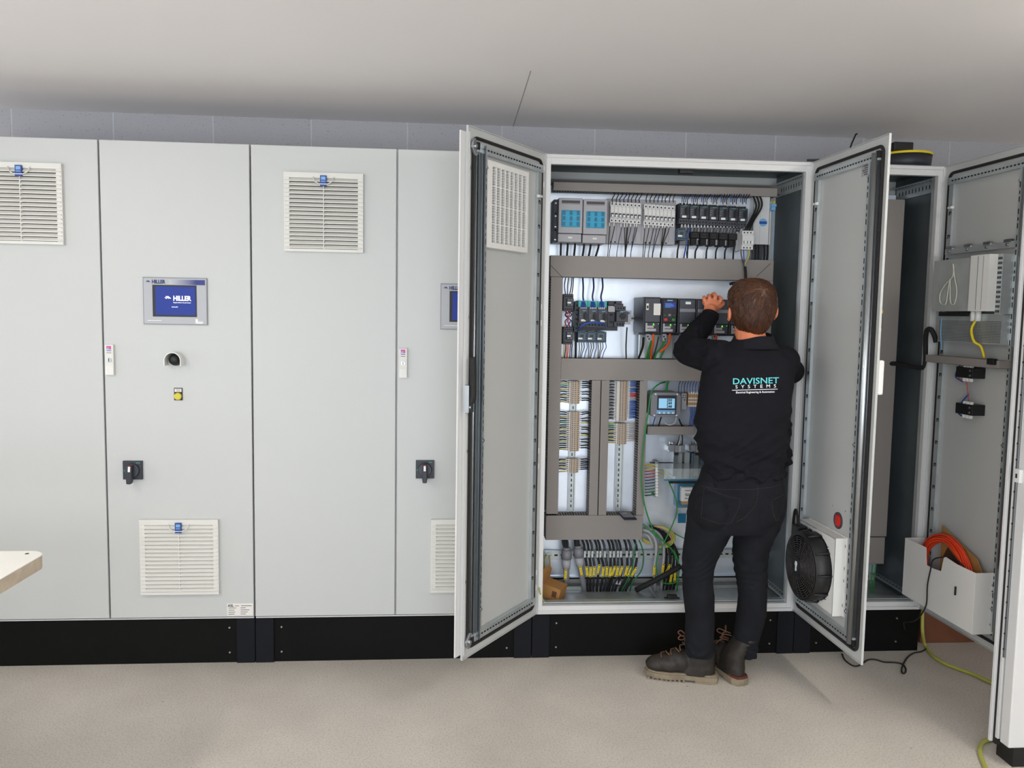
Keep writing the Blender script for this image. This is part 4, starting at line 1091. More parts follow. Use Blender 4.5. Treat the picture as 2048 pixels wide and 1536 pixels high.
# second row: three starters with teal wiring hoods, contactors below
gp = prect(1157, 619, 1177.2, 654, MY)
ms2 = dev('motor_starter', 'dark grey motor starter with a teal wiring hood, left of three', 'motor starter', (1157.5, 601, 1177, 654), MY, [
    ('wiring_hood', 'teal', [(.02, .98, 0, .25, .02, None)], .001), ('hood_mark', 'blue', [(.3, .7, .02, .24, .0190, .021)]),
    ('housing', 'anth2', [(.02, .98, .30, .80, 0, None), (.02, .98, .24, .31, .012, None), (.0, 1, .80, 1, .012, None)], .0012),
    ('name_strip', 'lightblue', [(.4, .75, .375, .395, -.0006, 0)]),
    ('rotary_knob', 'black', [(.50, .86, .50, .70, -.008, 0), (.60, .76, .44, .74, -.013, -.006)], .001),
    ('marks', 'grey', [(.12, .35, .52, .535, -.0005, 0), (.12, .30, .6, .615, -.0005, 0)]),
    ('label_strip', 'white', [(.25, .72, .71, .79, -.0016, 0)]),
    ('terminal_holes', 'dark_gap', [(.10+.3*i, .26+.3*i, .87, .94, .0112, .013) for i in range(3)])], 'motor starters with teal hoods')
for k, lb in ((1, 'middle'), (2, 'right')): copy_tree(ms2, (P(1167.2+19.3*k, 627, MY).x, MY, ms2.location.z-.001*k), 'dark grey motor starter with a teal wiring hood, %s of three' % lb)
ct = dev('contactor', 'small blue-grey contactor with a white label, left of three below the teal hoods', 'contactor', (1156, 662, 1175, 685), .25, [
    ('housing', 'slate_blue', [(.0, .80, 0, 1, 0, None), (.80, .99, .05, .97, .004, None)], .001),
    ('window', 'anth', [(.22, .60, .30, .58, -.001, 0)]), ('label_strip', 'white', [(.02, .46, .58, .72, -.0018, 0)]),
    ('terminal_holes', 'dark_gap', [(.08+.18*i, .18+.18*i, v, v+.10, -.0005, .001) for i in range(4) for v in (.06, .82)]), ('side_contacts', 'dark_gap', [(.83, .95, .2+.2*j, .28+.2*j, .0035, .005) for j in range(4)])], 'contactors below the teal hoods')
for k, lb in ((1, 'middle'), (2, 'right')): copy_tree(ct, (P(1165.5+19.2*k, 673, .25).x, .25, ct.location.z), 'small blue-grey contactor with a white label, %s of three below the teal hoods' % lb)
copy_tree(ct, (P(1365, 466, .25).x, .25, P(1365, 480, .25).z), 'small blue-grey contactor under the first motor starter of the upper row')
dev('connection_module', 'black module filling the gap left of the teal-hooded starters', 'module', (1149, 603, 1157, 664), .27, [('body', 'anth', [(0, 1, 0, 1, 0, None)], .001), ('contacts', 'dark_gap', [(.3, .8, .1+.15*j, .16+.15*j, -.001, 0) for j in range(6)])])
dev('busbar_carrier', 'dark grey carrier behind the second row of motor starters', 'carrier', (1155, 655, 1235, 661), .30, [('body', 'grey_dark', [(0, 1, -8, 1, 0, None)])])
for k, (y0, y1, lb) in enumerate(((588, 622, 'upper'), (654, 689, 'lower'))):
    dev('contactor', 'dark contactor with a white label beside the left duct, %s of two' % lb, 'contactor', (1128-k*.5, y0, 1147-k, y1), .26, [
        ('housing', 'anth2', [(.05, 1, 0, .28, .006, None), (.3, 1, .26, .70, -.006, .05), (.05, 1, .70, 1, .006, None), (-.02, .3, .05, .98, .012, None)], .001),
        ('label_strip', 'white', [(.34, .72, .46, .56, -.008, -.005)]), ('terminal_holes', 'dark_gap', [(.12+.22*i, .26+.22*i, v, v+.08, .0052, .007) for i in range(4) for v in (.10, .85)]),
        ('front_contacts', 'grey', [(.4+.3*i, .55+.3*i, v, v+.05, -.0068, -.005) for i in range(2) for v in (.32, .62)])], 'dark contactors beside the left duct')
dev('relay_block', 'black block with a pale label right of the teal-hooded starters', 'relay', (1216, 602, 1232, 654), .26, [('housing', 'anth', [(0, .72, 0, .16, 0, None), (0, .9, .3, 1, .01, None)], .001), ('label_plate', 'grey_light', [(0, .85, .19, .42, -.002, .01)]), ('contacts', 'dark_gap', [(.3, .6, .5, .56, .009, .011), (.3, .6, .78, .84, .009, .011)])])
dev('motor_starter', 'single motor starter with a pale side plate, beside the first drive', 'motor starter', (1230, 602, 1263, 654), .235, [
    ('housing', 'anth2', [(.1, .46, 0, .14, .02, None), (.0, .55, .10, .24, .02, None), (.08, .68, .2, .38, .012, None), (.10, .80, .40, .80, 0, None), (.0, .62, .80, .99, .012, None)], .0012),
    ('side_plate', 'grey_light', [(.68, 1, .36, .78, .002, .02), (.62, .96, .74, .9, .004, .02)]), ('plate_mark', 'blue', [(.8, .9, .43, .5, .0012, .003)]),
    ('rotary_knob', 'black', [(.30, .64, .52, .64, -.009, 0), (.38, .55, .48, .70, -.006, 0)], .001), ('name_strip', 'lightblue', [(.3, .5, .405, .43, -.0006, 0)]),
    ('terminal_holes', 'dark_gap', [(.14+.16*i, .24+.16*i, .86, .94, .0112, .013) for i in range(3)] + [(.18+.16*i, .27+.16*i, .25, .31, .0112, .013) for i in range(3)])])
# black plug connectors under the upper starters
cn = dev('plug_connector', 'black plug connector below the upper motor starters, first from the left', 'connector', (1383, 463, 1399, 489), .27, [('body', 'rubber', [(-.1, .98, 0, .5, 0, None), (0, .7, .52, 1, .006, None)], .001), ('white_marker', 'grey_light', [(.75, .95, .55, .95, .01, .02)]), ('pins', 'grey_dark', [(.15+.2*i, .25+.2*i, v, v+.06, -.0005, .001) for i in range(3) for v in (.15, .35)])], 'black plug connectors')
for k in range(1, 5): copy_tree(cn, (P(1391+19.0*k, 476, .27).x, .27, cn.location.z-.0012*k), 'black plug connector below the upper motor starters, %s from the left' % ords[k])
dev('module_carrier', 'grey carrier plate behind the black plug connectors', 'carrier', (1353, 447, 1478, 490), .30, [('plate', 'grey', [(0, 1, 0, 1, 0, None)]), ('ribs', 'grey_light', [(.12+.1*k, .155+.1*k, .02, .40, -.006, 0) for k in range(8)]), ('black_frame', 'rubber', [(-.0, .05, 0, .98, -.004, 0), (.96, 1.0, .3, 1, -.004, 0)])])
# grey-white cover plate with a blue round sticker, terminal in the corner
dev('cover_plate', 'pale cover plate with a round blue sticker at the upper right', 'cover plate', (1506, 392, 1543, 489), .30, [('plate', 'frame_white', [(0, .9, 0, 1, 0, .003), (.92, 1, .1, 1, .006, .012), (.0, .04, 0, 1, 0, None), (.86, .9, 0, 1, 0, None)], .001), ('seam', 'grey_light', [(.38, .39, 0, 1, -.0004, 0)])])
p = P(1526, 445, .30)
b = MB(); b.cyl((0, 0, 0), (0, -.0012, 0), .0185, 'lightblue', 28); b.box(-.018, .018, -.0016, -.0012, -.007, .005, 'blue'); q = b.build('round_sticker'); q.location = (p.x, .2998, p.z); tag(q, 'round blue and white sticker on the pale cover plate', 'sticker')
dev('terminal_block', 'light blue terminal in the upper right corner of the opened cabinet', 'terminal', (1544, 406, 1553, 422), .27, [('body', 'lightblue', [(0, 1, .1, .45, 0, None), (.1, .9, .45, .9, .004, None)], .001), ('cap', 'yellow_dull', [(.35, .7, -.25, .08, .004, .02)])])

# drives
DY = .14
def drive(x0, x1, y0, y1, label, screen=None, card=False, door=False):
    parts = [('housing', 'anth', [(0, 1, 0, 1, .012, None)], .003), ('front_cover', 'anth2' if not screen else 'black', [(.06, .96, .03, .70, 0, .014)], .003),
        ('terminal_cover', 'anth', [(.10, .94, .71, .985, .004, .014)], .002), ('wiring_diagram', 'grey_light', [(.12, .22, .72, .96, .0032, .0045), (.22, .60, .80, .86, .0032, .0045), (.22, .74, .88, .95, .0032, .0045)]),
        ('status_lamp', 'lamp_green', [(.56, .62, .735, .775, .003, .0045), (.86, .89, .735, .75, .003, .0045)]), ('dip_switch', 'yellow_dull', [(.5, .68, .78, .79, .0032, .0045)])]
    if screen:
        parts += [('display', 'screen_navy', [(.16, .86, .13, .28, -.001, 0)]), ('display_text', 'lightblue', [(.20, .20+w_, v, v+.008, -.0015, -.001) for (v, w_) in ((.155, .4), (.18, .5), (.205, .55), (.23, .5), (.255, .35))]),
            ('name_strip', 'lightblue', [(.32, .66, .055, .085, -.001, .001)]), ('jog_ring', 'grey_dark', [(.38, .62, .43, .54, -.002, 0), (.14, .26, .46, .51, -.002, 0), (.72, .84, .46, .51, -.002, 0)], .001), ('stop_key', 'red', [(.16, .36, .575, .645, -.003, 0)], .001), ('start_key', 'green', [(.66, .84, .575, .645, -.003, 0)], .001), ('ok_key', 'grey_light', [(.44, .54, .465, .495, -.003, 0)])]
    if card:
        parts += [('instruction_card', 'paper', [(.56, .96, .18, .50, -.0012, 0)]), ('card_print', 'grey_light', [(.60, .60+.08*(3+k % 3), .20+.035*k, .205+.035*k, -.0018, -.0012) for k in range(8)]), ('side_label', 'paper', [(.12, .26, .18, .36, -.0012, 0)]), ('side_label_hole', 'dark_gap', [(.15, .24, .24, .32, -.0018, -.0012)])]
    if door:
        parts += [('name_plate', 'white', [(.38, .68, .10, .16, -.001, 0)]), ('name_strip', 'teal', [(.38, .68, .08, .095, -.001, 0)]), ('mid_panel', 'grey', [(.06, .94, .29, .38, -.0012, 0)])]
    return dev('frequency_drive', label, 'drive', (x0, y0, x1, y1), DY, parts, 'row of dark grey drives')
drive(1288, 1322, 594, 666, 'dark grey drive with white instruction cards, first of the row', card=True)
drive(1323.5, 1355, 596, 667, 'dark grey drive with a lit blue display and red and green keys', screen=True)
drive(1357, 1392, 597, 668, 'dark grey drive with a pale middle band, third of the row beside the forearm', door=True)
drive(1393, 1425, 598, 669, 'dark grey drive behind the raised forearm, fourth of the row', door=True)
drive(1426, 1459, 599, 670, 'dark grey drive between the raised forearm and the head', door=True)
drive(1460, 1493, 600, 671, 'dark grey drive behind the head, last of the row', door=True)
dev('drive_base_plate', 'galvanised shield plate below the first two drives', 'shield plate', (1277, 668, 1345, 716), .30, [('plate', 'galv', [(0, 1, 0, 1, 0, .003), (0, .02, 0, 1, -.02, 0)])])
dev('drive_shelf', 'dark carrier rail behind the bottom of the drives', 'carrier', (1278, 655, 1500, 671), .24, [('body', 'anth', [(0, 1, 0, 1, 0, None)])])
for k, x_ in enumerate((1297, 1329, 1365, 1398, 1431)):
    p = P(x_, 675, .20); b = MB(); b.box(-.009, .009, 0, .03, -.016, .016, 'grey_light'); b.cyl((-.003, -.001, .004), (-.003, 0, .004), .004, 'dark_gap', 8); b.cyl((.003, -.001, -.007), (.003, 0, -.007), .004, 'dark_gap', 8)
    q = b.build('plug_connector'); q.location = (p.x, .2, p.z); tag(q, 'pale plug hanging under the %s drive of the row' % ords[k], 'connector', 'pale plugs under the drives')
def marker(par, p, dz0, dz1, r=.0027):
    b_ = MB(); b_.cyl((0, 0, dz0), (0, 0, dz1), r, 'white', 8); q_ = b_.build('wire_marker', par); q_.location = Vector(p)-par.location; q_['label'] = 'white marker sleeve'
    return q_
def wire(pts, Y, r, m_, lab, g=None, cat='wire', n=6, nm='wire', seg=5): return cable(nm, pc(pts, Y), r, m_, lab, cat, g, n=n, seg=seg)
# cables of the drives
wire([(1302, 682, .2), (1297, 700, .24), (1291, 722, .30)], .2, .0042, 'green', 'left green cable under the first drive', None, 'cable')
wire([(1303, 682, .2), (1301, 700, .24), (1295, 722, .30)], .2, .0042, 'green', 'right green cable under the first drive, close beside the orange one', None, 'cable')
wire([(1306.5, 668, .16), (1306, 685, .18), (1303, 700, .22), (1301, 722, .30)], .2, .0055, 'orange', 'orange cable hanging from the first drive', None, 'cable')
wire([(1287, 676, .2), (1285, 695, .24), (1275, 722, .30)], .2, .0060, 'rubber', 'thick black cable leaving below the left side of the first drive', None, 'cable')
wire([(1317, 674, .2), (1312, 696, .25), (1303, 722, .30)], .2, .0035, 'grey_dark', 'thin dark cable below the first drive, right of the orange one', None, 'cable')
wire([(1331, 680, .2), (1322, 695, .24), (1312, 708, .28), (1308, 722, .30)], .2, .0042, 'green', 'upper green cable under the lit drive', None, 'cable')
wire([(1340, 668, .16), (1339, 682, .18), (1332, 694, .2), (1320, 704, .22)], .2, .0055, 'orange', 'orange cable hanging from the lit drive', None, 'cable')
wire([(1331, 690, .22), (1326, 705, .26), (1318, 722, .30)], .2, .0042, 'green', 'lower green cable under the lit drive', None, 'cable')
wire([(1405, 668, .16), (1404, 682, .18), (1400, 700, .24)], .2, .0055, 'orange', 'orange cable behind the raised arm', None, 'cable')
wire([(1433, 668, .16), (1431, 684, .18), (1428, 700, .24)], .2, .0055, 'orange', 'orange cable between the raised arm and the neck', None, 'cable')
# six thick black cables under the fuse switches
for k, (xa_, xb_) in enumerate(((1122, 1121), (1135.5, 1133), (1150, 1147), (1168, 1164), (1181, 1176), (1197, 1189))):
    wire([(xa_, 484, .27), (xa_-.3, 495, .27), (xb_, 520, .29)], .27, .0048, 'rubber', 'thick black cable under the %s fuse switch, %s of three' % ('left' if k < 3 else 'right', ('left', 'middle', 'right')[k % 3]), 'thick black cables under the fuse switches', 'cable')
# wires above the white breakers and starters
random.seed(3)
for k in range(16):
    x_ = 1225+7.72*k if k < 8 else 1292.6+7.72*(k-8); y_ = 403 + .0012*x_
    m_ = 'rubber' if k not in (3, 11) else 'navy'
    wire([(x_, 405, .256), (x_+random.uniform(-1, 1), 398, .25), (x_+random.uniform(2, 5), 390, .262), (x_+random.uniform(3, 6), 384, .30)], .25, .0022, m_, 'thin dark wire above the %s group of white breakers' % ('left' if k < 8 else 'right'), 'wires above the white breakers, %s group' % ('left' if k < 8 else 'right'))
for k in range(7):
    for j, m_ in enumerate(('blue', 'rubber', 'navy', 'rubber')):
        x_ = 1364+19.55*k+3.6*j; y_ = 408
        wr_ = wire([(x_, y_, .256), (x_+.3, 399, .24), (x_+1.5+1.5*j, 391, .256), (x_+2+2*j, 385, .30)], .25, .0021, m_, ('thin blue wire' if m_ != 'rubber' else 'thin black wire') + ' above the %s upper motor starter' % ords[k], ('blue' if m_ != 'rubber' else 'black') + ' wires of the %s upper motor starter' % ords[k])
        if j in (0, 2):
            p = P(x_, 405, .252); marker(wr_, (p.x, .249, p.z+.004), 0, -.014)
# wires hanging below the white breakers
lowA = [(1219, 444, 1216, 518), (1228, 444, 1219, 518), (1242, 446, 1234, 518), (1249, 446, 1250, 518), (1254, 446, 1251, 518), (1261, 446, 1251.5, 518), (1269, 446, 1262, 518), (1273, 446, 1262, 518),
        (1289, 448, 1286, 520), (1297, 448, 1289, 520), (1306, 448, 1297, 520), (1312, 448, 1305, 520), (1318, 448, 1306, 520), (1325, 448, 1322, 520), (1330, 448, 1322, 520), (1337, 448, 1321, 520)]
for k, (a_, y_, c_, d_) in enumerate(lowA):
    wr_ = wire([(a_, y_, .262), (a_+.6, y_+12, .272), ((a_+c_)/2, (y_+d_)/2-2, .275), (c_, d_-14, .28), (c_-1, d_, .30)], .25, .0017 if k not in (4, 14) else .0032, 'rubber' if k not in (2, 6, 11) else 'navy', 'thin dark wire below the %s group of white breakers' % ('left' if k < 8 else 'right'), 'wires below the white breakers, %s group' % ('left' if k < 8 else 'right'))
    p = P(a_, y_+3, .262); marker(wr_, p, .006, -.012)
for k in range(21):
    x_ = 1364+6.5*k
    if k % 3 != 2 or k < 18:
        wr_ = wire([(x_, 450, .258), (x_-1, 457, .262), (x_-3, 466, .268)], .25, .0018, 'rubber' if k > 3 else 'navy', 'thin wire below the %s upper motor starter' % ords[k//3], 'wires below the %s upper motor starter' % ords[k//3])
        p = P(x_, 450, .255); marker(wr_, (p.x, .257, p.z), .004, -.012)
# bundles leaving the plug connectors
for k, (xa_, xb_) in enumerate(((1358, 1354), (1377, 1374), (1397, 1390), (1417, 1412), (1437, 1431), (1455, 1449), (1470, 1466))):
    wire([(xa_, 480, .262), (xa_-1, 492, .258), (xb_+1, 503, .262), (xb_, 520, .29)], .25, .0038, 'rubber', 'black wire bundle below the upper motor starters, %s from the left' % ords[k], 'black wire bundles below the upper starters', 'cable')
for x_ in (1366, 1368, 1374):
    wire([(1381, 452, .258), (1378, 465, .252), (1372, 490, .252), (x_, 520, .29)], .25, .0017, 'blue', 'thin blue wire before the small blue-grey contactor', 'blue wires beside the small contactor')
for k, dx in enumerate((0, 6, 12)):
    wire([(1503+dx, 388, .30), (1509+dx*1.1, 398, .28), (1512+dx*.9, 415, .27), (1501+dx*.6, 440, .262), (1488+dx*.8, 462, .24)], .25, .0042, 'rubber', 'thick black cable curving down to the three-pole breaker, %s of three' % ('left', 'middle', 'right')[k], 'thick black cables above the three-pole breaker', 'cable', n=8)
for k in range(6):
    wire([(1505+6.0*k, 489, .32), (1505+6.0*k, 505, .315), (1504+6.0*k, 522, .31)], .3, .0058, 'rubber' if k % 3 else 'grey_dark', 'thick dark cable behind the three-pole breaker', 'dark cables right of the three-pole breaker', 'cable', n=8)
wire([(1546, 420, .30), (1547, 450, .31), (1546, 490, .32), (1543, 520, .33)], .3, .002, 'lightblue', 'thin light blue wire running down from the corner terminal', None)
for k, (m_, x_) in enumerate((('brown', 1482), ('blue', 1487), ('yellow_dull', 1498))):
    wire([(x_, 499, .235), (x_+.5, 510, .235), (1487+k*1.5, 528, .245), (1490, 536, .25)], .24, .0028, m_, '%s wire from the three-pole breaker to the cable end' % ('brown', 'blue', 'yellow-green')[k])
wire([(1490, 533, .248), (1491, 545, .246), (1491, 560, .246), (1486, 568, .246), (1470, 566, .245), (1460, 568, .24)], .24, .0068, 'rubber', 'black sheathed cable hanging over the wide duct behind the head', None, 'cable', n=8)
wire([(1508, 560, .2), (1520, 560, .2), (1532, 572, .2), (1538, 590, .2)], .2, .006, 'rubber', 'black cable loop just behind the top of the head', None, 'cable', n=8)

# second row wiring
for k, (x_, xb_) in enumerate(((1165, 1167), (1186, 1186), (1204, 1203))):
    wire([(x_+.5, 556, .29), (x_+1.5, 575, .268), (xb_-1, 592, .262), (xb_, 601, .262)], .26, .0040, 'navy', 'dark blue wire bundle rising from the teal-hooded starter, %s of three' % ('left', 'middle', 'right')[k], 'dark blue bundles above the teal hoods', 'cable')
    for j in range(4):
        wr_ = wire([(xb_, 600, .262), (xb_+(j-1.5)*2.5, 608, .25), (xb_-5+3.5*j, 617, .244)], .25, .0020, 'blue', 'short blue wire fanned over the %s teal hood' % ('left', 'middle', 'right')[k], 'blue wires on the %s teal hood' % ('left', 'middle', 'right')[k])
        p = P(xb_-5+3.5*j, 617, .243); marker(wr_, p, .005, -.010)
for k in range(3):
    wire([(1156, 662-k*.8, .245), (1160, 655-k, .22), (1172, 648-k, .212), (1190, 645-k, .212), (1204, 648-k, .22), (1211, 654, .235)], .22, .0020, 'blue', 'blue wire arching across the teal-hooded starters', 'blue arch wires of the second row')
for k in range(12):
    x_ = 1158+4.7*k + (1.5 if k % 4 == 3 else 0); xb_ = 1157+19*(k//4)+ (2*(k % 4) if k//4 < 2 else 1.2*(k % 4))+(4 if k % 4 == 3 else 0)
    wire([(x_, 685, .262), (x_+1, 695, .268), ((x_+xb_)/2+1, 704, .272), (xb_, 722, .30)], .26, .0019, 'rubber' if k % 4 != 3 else 'blue', 'thin wire below the %s small contactor, second row' % ('left', 'middle', 'right')[k//4], 'wires below the %s small contactor' % ('left', 'middle', 'right')[k//4])
wire([(1151.5, 662, .28), (1151.5, 690, .28), (1151, 722, .30)], .28, .0055, 'rubber', 'thick black cable running down left of the small contactors', None, 'cable', n=8)
wire([(1254, 655, .245), (1253, 670, .262), (1252, 695, .268), (1252.5, 722, .30)], .26, .0032, 'rubber', 'black cable hanging from the single motor starter', None, 'cable')
for k, (m_, xa_) in enumerate((('navy', 1130), ('brown', 1136), ('rubber', 1143), ('rubber', 1146))):
    wire([(xa_+1, 556, .30), (xa_-1+k*.3, 572, .27), (1131+4.2*k, 590, .265)], .27, .0024, m_, '%s wire dropping to the upper dark contactor' % ('dark blue', 'brown', 'left black', 'right black')[k])
for k, (m_, dx) in enumerate((('orange', 3), ('navy', -5), ('rubber', 6), ('red', -2), ('blue', 1), ('rubber', -7))):
    wire([(1130+3*k, 622, .262), (1137+dx, 630, .25), (1136-dx, 642, .25), (1129+3*k, 655, .262)], .26, .0024, m_, 'tangled wire between the dark contactors, coloured %s' % {'orange': 'orange', 'navy': 'dark blue', 'rubber': 'black', 'red': 'red', 'blue': 'blue'}[m_], 'tangled %s wires between the dark contactors' % m_)
for k, (m_, xb_) in enumerate((('yellow_dull', 1126), ('rubber', 1128), ('orange', 1132), ('orange', 1134), ('rubber', 1139), ('navy', 1142))):
    wire([(1128+3.3*k, 689, .265), (1128+3*k, 700, .275), (xb_, 722, .30)], .27, .0024, m_, '%s wire below the lower dark contactor' % {'yellow_dull': 'yellow', 'rubber': 'black', 'orange': 'orange', 'navy': 'dark blue'}[m_], '%s wires below the lower dark contactor' % {'yellow_dull': 'yellow', 'rubber': 'black', 'orange': 'orange', 'navy': 'dark blue'}[m_])

# terminal columns -------------------------------------------------------------------
def terminals(px0, px1, y0, y1, n, lab, grp, Y=.30, strip=False):
    yc = (y0+y1)/2
    X0, X1 = P(px0, yc, Y).x, P(px1, yc, Y).x
    Z1, Z0 = P((px0+px1)/2, y0, Y).z, P((px0+px1)/2, y1, Y).z
    p = (Z1-Z0)/n; w_ = X1-X0; lead = (P((px0+px1)/2, y1, Y).x-P((px0+px1)/2, y0, Y).x)*0
    proto = thing('terminal_block', lab, 'terminal block', ((X0+X1)/2, Y, Z1-p), grp)
    b = MB(); b.box(-w_/2, w_/2, .008, .034, .0002, p-.0003, 'beige'); b.box(-w_*.3, w_*.3, 0, .01, .0002, p-.0003, 'beige'); b.build('body', proto)
    b = MB()
    for u in (-.38, -.16, .06, .38): b.box(w_*u-.0018, w_*u+.0018, -.0004 if abs(u) < .3 else .0076, .009, p*.25, p*.75, 'dark_gap')
    b.box(w_*.16, w_*.28, -.0008, .0004, p*.2, p*.8, 'orange_beige'); b.build('clamps', proto)
    b = MB(); b.box(-w_/2-.001, -w_*.36, .004, .009, p*.1, p*.9, 'paper'); b.build('number_tag', proto)
    for k in range(1, n): copy_tree(proto, ((X0+X1)/2, Y, Z1-p*(k+1)))
    return X0, X1, Z0, Z1, p
TA = terminals(1138.5, 1160, 762, 808, 11, 'beige terminal block, left column, top cluster', 'beige terminals, top left cluster')
TB = terminals(1137.5, 1159, 824, 903, 19, 'beige terminal block, left column, middle cluster', 'beige terminals, middle left cluster')
TC = terminals(1136, 1157.5, 918, 946, 7, 'beige terminal block, left column, bottom cluster', 'beige terminals, bottom left cluster')
TD = terminals(1233, 1255.5, 762, 842, 26, 'thin pale terminal block, right column, long upper cluster', 'pale terminals, upper right cluster')
TE = terminals(1232, 1254, 847, 889, 11, 'beige terminal block, right column, lower cluster', 'beige terminals, lower right cluster')
b = MB(); b.box(TD[0]+.000, TD[0]+.012, .296, .300, TD[2], TD[3], 'paper'); q = b.build('marker_strip'); origin_to(q, (TD[0], .3, TD[2])); tag(q, 'white marker strip along the long upper cluster of the right column', 'marker strip')
random.seed(5)
def twires(T_, side, seq, xend, lab, grp, r=.0029, spread=.0, droop=.004):
    X0, X1, Z0, Z1, p = T_
    n = len(seq)
    for k, m_ in enumerate(seq):
        if m_ is None: continue
        z = Z1-(k+.5)*(Z1-Z0)/n
        xs = X0-.002 if side < 0 else X1+.001
        j = random.uniform(-spread, spread)
        mid = (xs+xend)/2
        nm_ = {'rubber': 'black', 'yellow_dull': 'yellow', 'green': 'green', 'blue': 'blue', 'red': 'red', 'grey_light': 'grey', 'navy': 'dark blue', 'orange_beige': 'tan', 'beige': 'beige'}[m_]
        wr_ = cable('wire', [Vector((xs, .312, z)), Vector((mid+(-xs+mid)*.2, .303, z+droop+j*.5)), Vector((xend, .322, z+j))], r, m_, '%s wire on the %s' % (nm_, lab), 'wire', '%s wires %s' % (nm_, grp), n=5, seg=3)
        b = MB(); b.box(-.006, .006, -.003, .003, -.0022, .0022, 'white'); q = b.build('wire_marker', wr_); q.location = Vector((xs-.006 if side < 0 else xs+.006, .309, z))-wr_.location; q['label'] = 'white marker sleeve'
B_, Y_, G_ = 'rubber', 'yellow_dull', 'green'
xl = v1x1+.001; xr_ = xa-.001
twires(TA, -1, [B_, Y_, G_, B_, Y_, B_, B_, Y_, B_, B_, Y_], xl, 'left side of the top left terminals', 'left of the top left cluster', spread=.004)
twires(TA, 1, [B_, B_, B_, B_, None, B_, B_, None, B_, B_, None], xr_, 'right side of the top left terminal cluster', 'right of the top left cluster', spread=.004)
twires(TB, -1, [B_, B_, Y_, B_, B_, G_, B_, B_, Y_, B_, B_, Y_, B_, B_, Y_, B_, B_, B_, Y_], xl, 'left side of the middle left terminal cluster', 'left of the middle left cluster', spread=.003)
twires(TB, 1, [B_, B_, None, B_, B_, Y_, None, B_, B_, None, B_, Y_, None, B_, B_, None, B_, B_, None], xr_, 'right side of the middle left terminal cluster', 'right of the middle left cluster', spread=.006, r=.003)
twires(TC, -1, [B_, Y_, B_, B_, Y_, B_, Y_], xl, 'left side of the bottom left terminal cluster', 'left of the bottom left cluster', spread=.005)
twires(TC, 1, [B_, B_, B_, B_, B_, 'navy', None], xr_, 'right side of the bottom left terminal cluster', 'right of the bottom left cluster', spread=.002)
twires(TD, -1, [B_, 'grey_light']*13, xc+.001, 'left side of the long right terminal cluster', 'left of the long right cluster', r=.0026, spread=.004)
twires(TD, 1, ['blue']*4+['grey_light']+['blue']*3+['red']*3+['grey_light']*2+['blue']*12+[None], xd-.001, 'right side of the long right terminal cluster', 'right of the long right cluster', r=.0026, spread=.002)
twires(TE, -1, [Y_, G_, G_, B_, Y_, B_, Y_, B_, Y_, B_, Y_], xc+.001, 'left side of the lower right terminal cluster', 'left of the lower right cluster', spread=.003)
twires(TE, 1, ['grey_light', 'beige']*5+[None], xd-.001, 'right side of the lower right terminal cluster', 'right of the lower right cluster', spread=.002)

# energy meter --------------------------------------------------------------------------
x0, x1, z0, z1 = prect(1302, 785, 1362, 834, .235)
mt = thing('energy_meter', 'grey square energy meter with a lit pale blue number display', 'meter', ((x0+x1)/2, .235, z0))
w_, h_ = x1-x0, z1-z0; c_ = .014
b = MB(); b.prism([(-w_/2+c_, 0), (w_/2-c_, 0), (w_/2, c_), (w_/2, h_-c_), (w_/2-c_, h_), (-w_/2+c_, h_), (-w_/2, h_-c_), (-w_/2, c_)], 'y', 0, PL-.236, 'grey'); b.build('housing', mt, bevel=.002)
b = MB(); b.box(-w_*.30, w_*.34, -.004, .001, h_*.10, h_*.88, 'anth'); b.build('meter_face', mt, bevel=.002)
b = MB(); b.box(-w_*.25, w_*.28, -.0052, -.004, h_*.36, h_*.76, 'screen_grey'); dsp = b.build('display', mt)
for k, s_ in enumerate(('250', '249', '248')): text_mesh(s_, .0165, 'dark_gap', dsp, (w_*.10, -.0056, h_*(.69-.13*k)), bold=.0005)
b = MB(); b.box(-w_*.32, w_*.30, -.0052, -.004, h_*.13, h_*.29, 'lightblue'); q = b.build('key_strip', mt)
b = MB()
for k in range(4): b.cyl((-w_*.22+w_*.15*k, -.0052, h_*.175), (-w_*.22+w_*.15*k, -.008, h_*.175), .005, 'white', 12)
b.build('keys', mt)
b = MB()
for (u_, v_) in ((-.36, .93), (.36, .93), (-.38, .07), (.36, .07)): b.cyl((u_*w_, 0, v_*h_), (u_*w_, -.003, v_*h_), .004, 'white', 10)
b.build('corner_screws', mt)
dev('relay_module', 'narrow pale grey relay beside the energy meter', 'relay', (1363, 787, 1373, 819), .26, [('housing', 'grey_light', [(0, 1, 0, 1, 0, None)], .001), ('terminal_holes', 'dark_gap', [(.2, .42, .08, .14, -.0005, 0), (.6, .82, .08, .14, -.0005, 0), (.2, .42, .22, .28, -.0005, 0), (.6, .82, .22, .28, -.0005, 0), (.5, .75, .36, .44, -.0005, 0)])])
tp = dev('terminal_block', 'orange-beige terminal beside the energy meter', 'terminal block', (1376, 786, 1380, 811), .28, [('body', 'orange_beige', [(.05, .95, 0, 1, 0, None)], .0005), ('white_markers', 'white', [(.15, .85, -.1, .08, -.004, .004), (.15, .85, .36, .50, -.003, 0), (.15, .85, .62, .76, -.003, 0), (.15, .85, .96, 1.1, -.004, .004)])], 'orange-beige terminals beside the meter')
for k in range(1, 6): copy_tree(tp, (P(1378+4.1*k, 798, .28).x, .28, tp.location.z))
for k in range(8):
    x_ = 1357+5.6*k
    wire([(x_+5, 760, .30), (x_+1, 770, .28), (x_, 786, .272)], .28, .0018, 'blue' if k not in (0, 2) else 'rubber', 'thin %s wire above the energy meter terminals' % ('blue' if k not in (0, 2) else 'black'), '%s wires above the meter terminals' % ('blue' if k not in (0, 2) else 'black'))
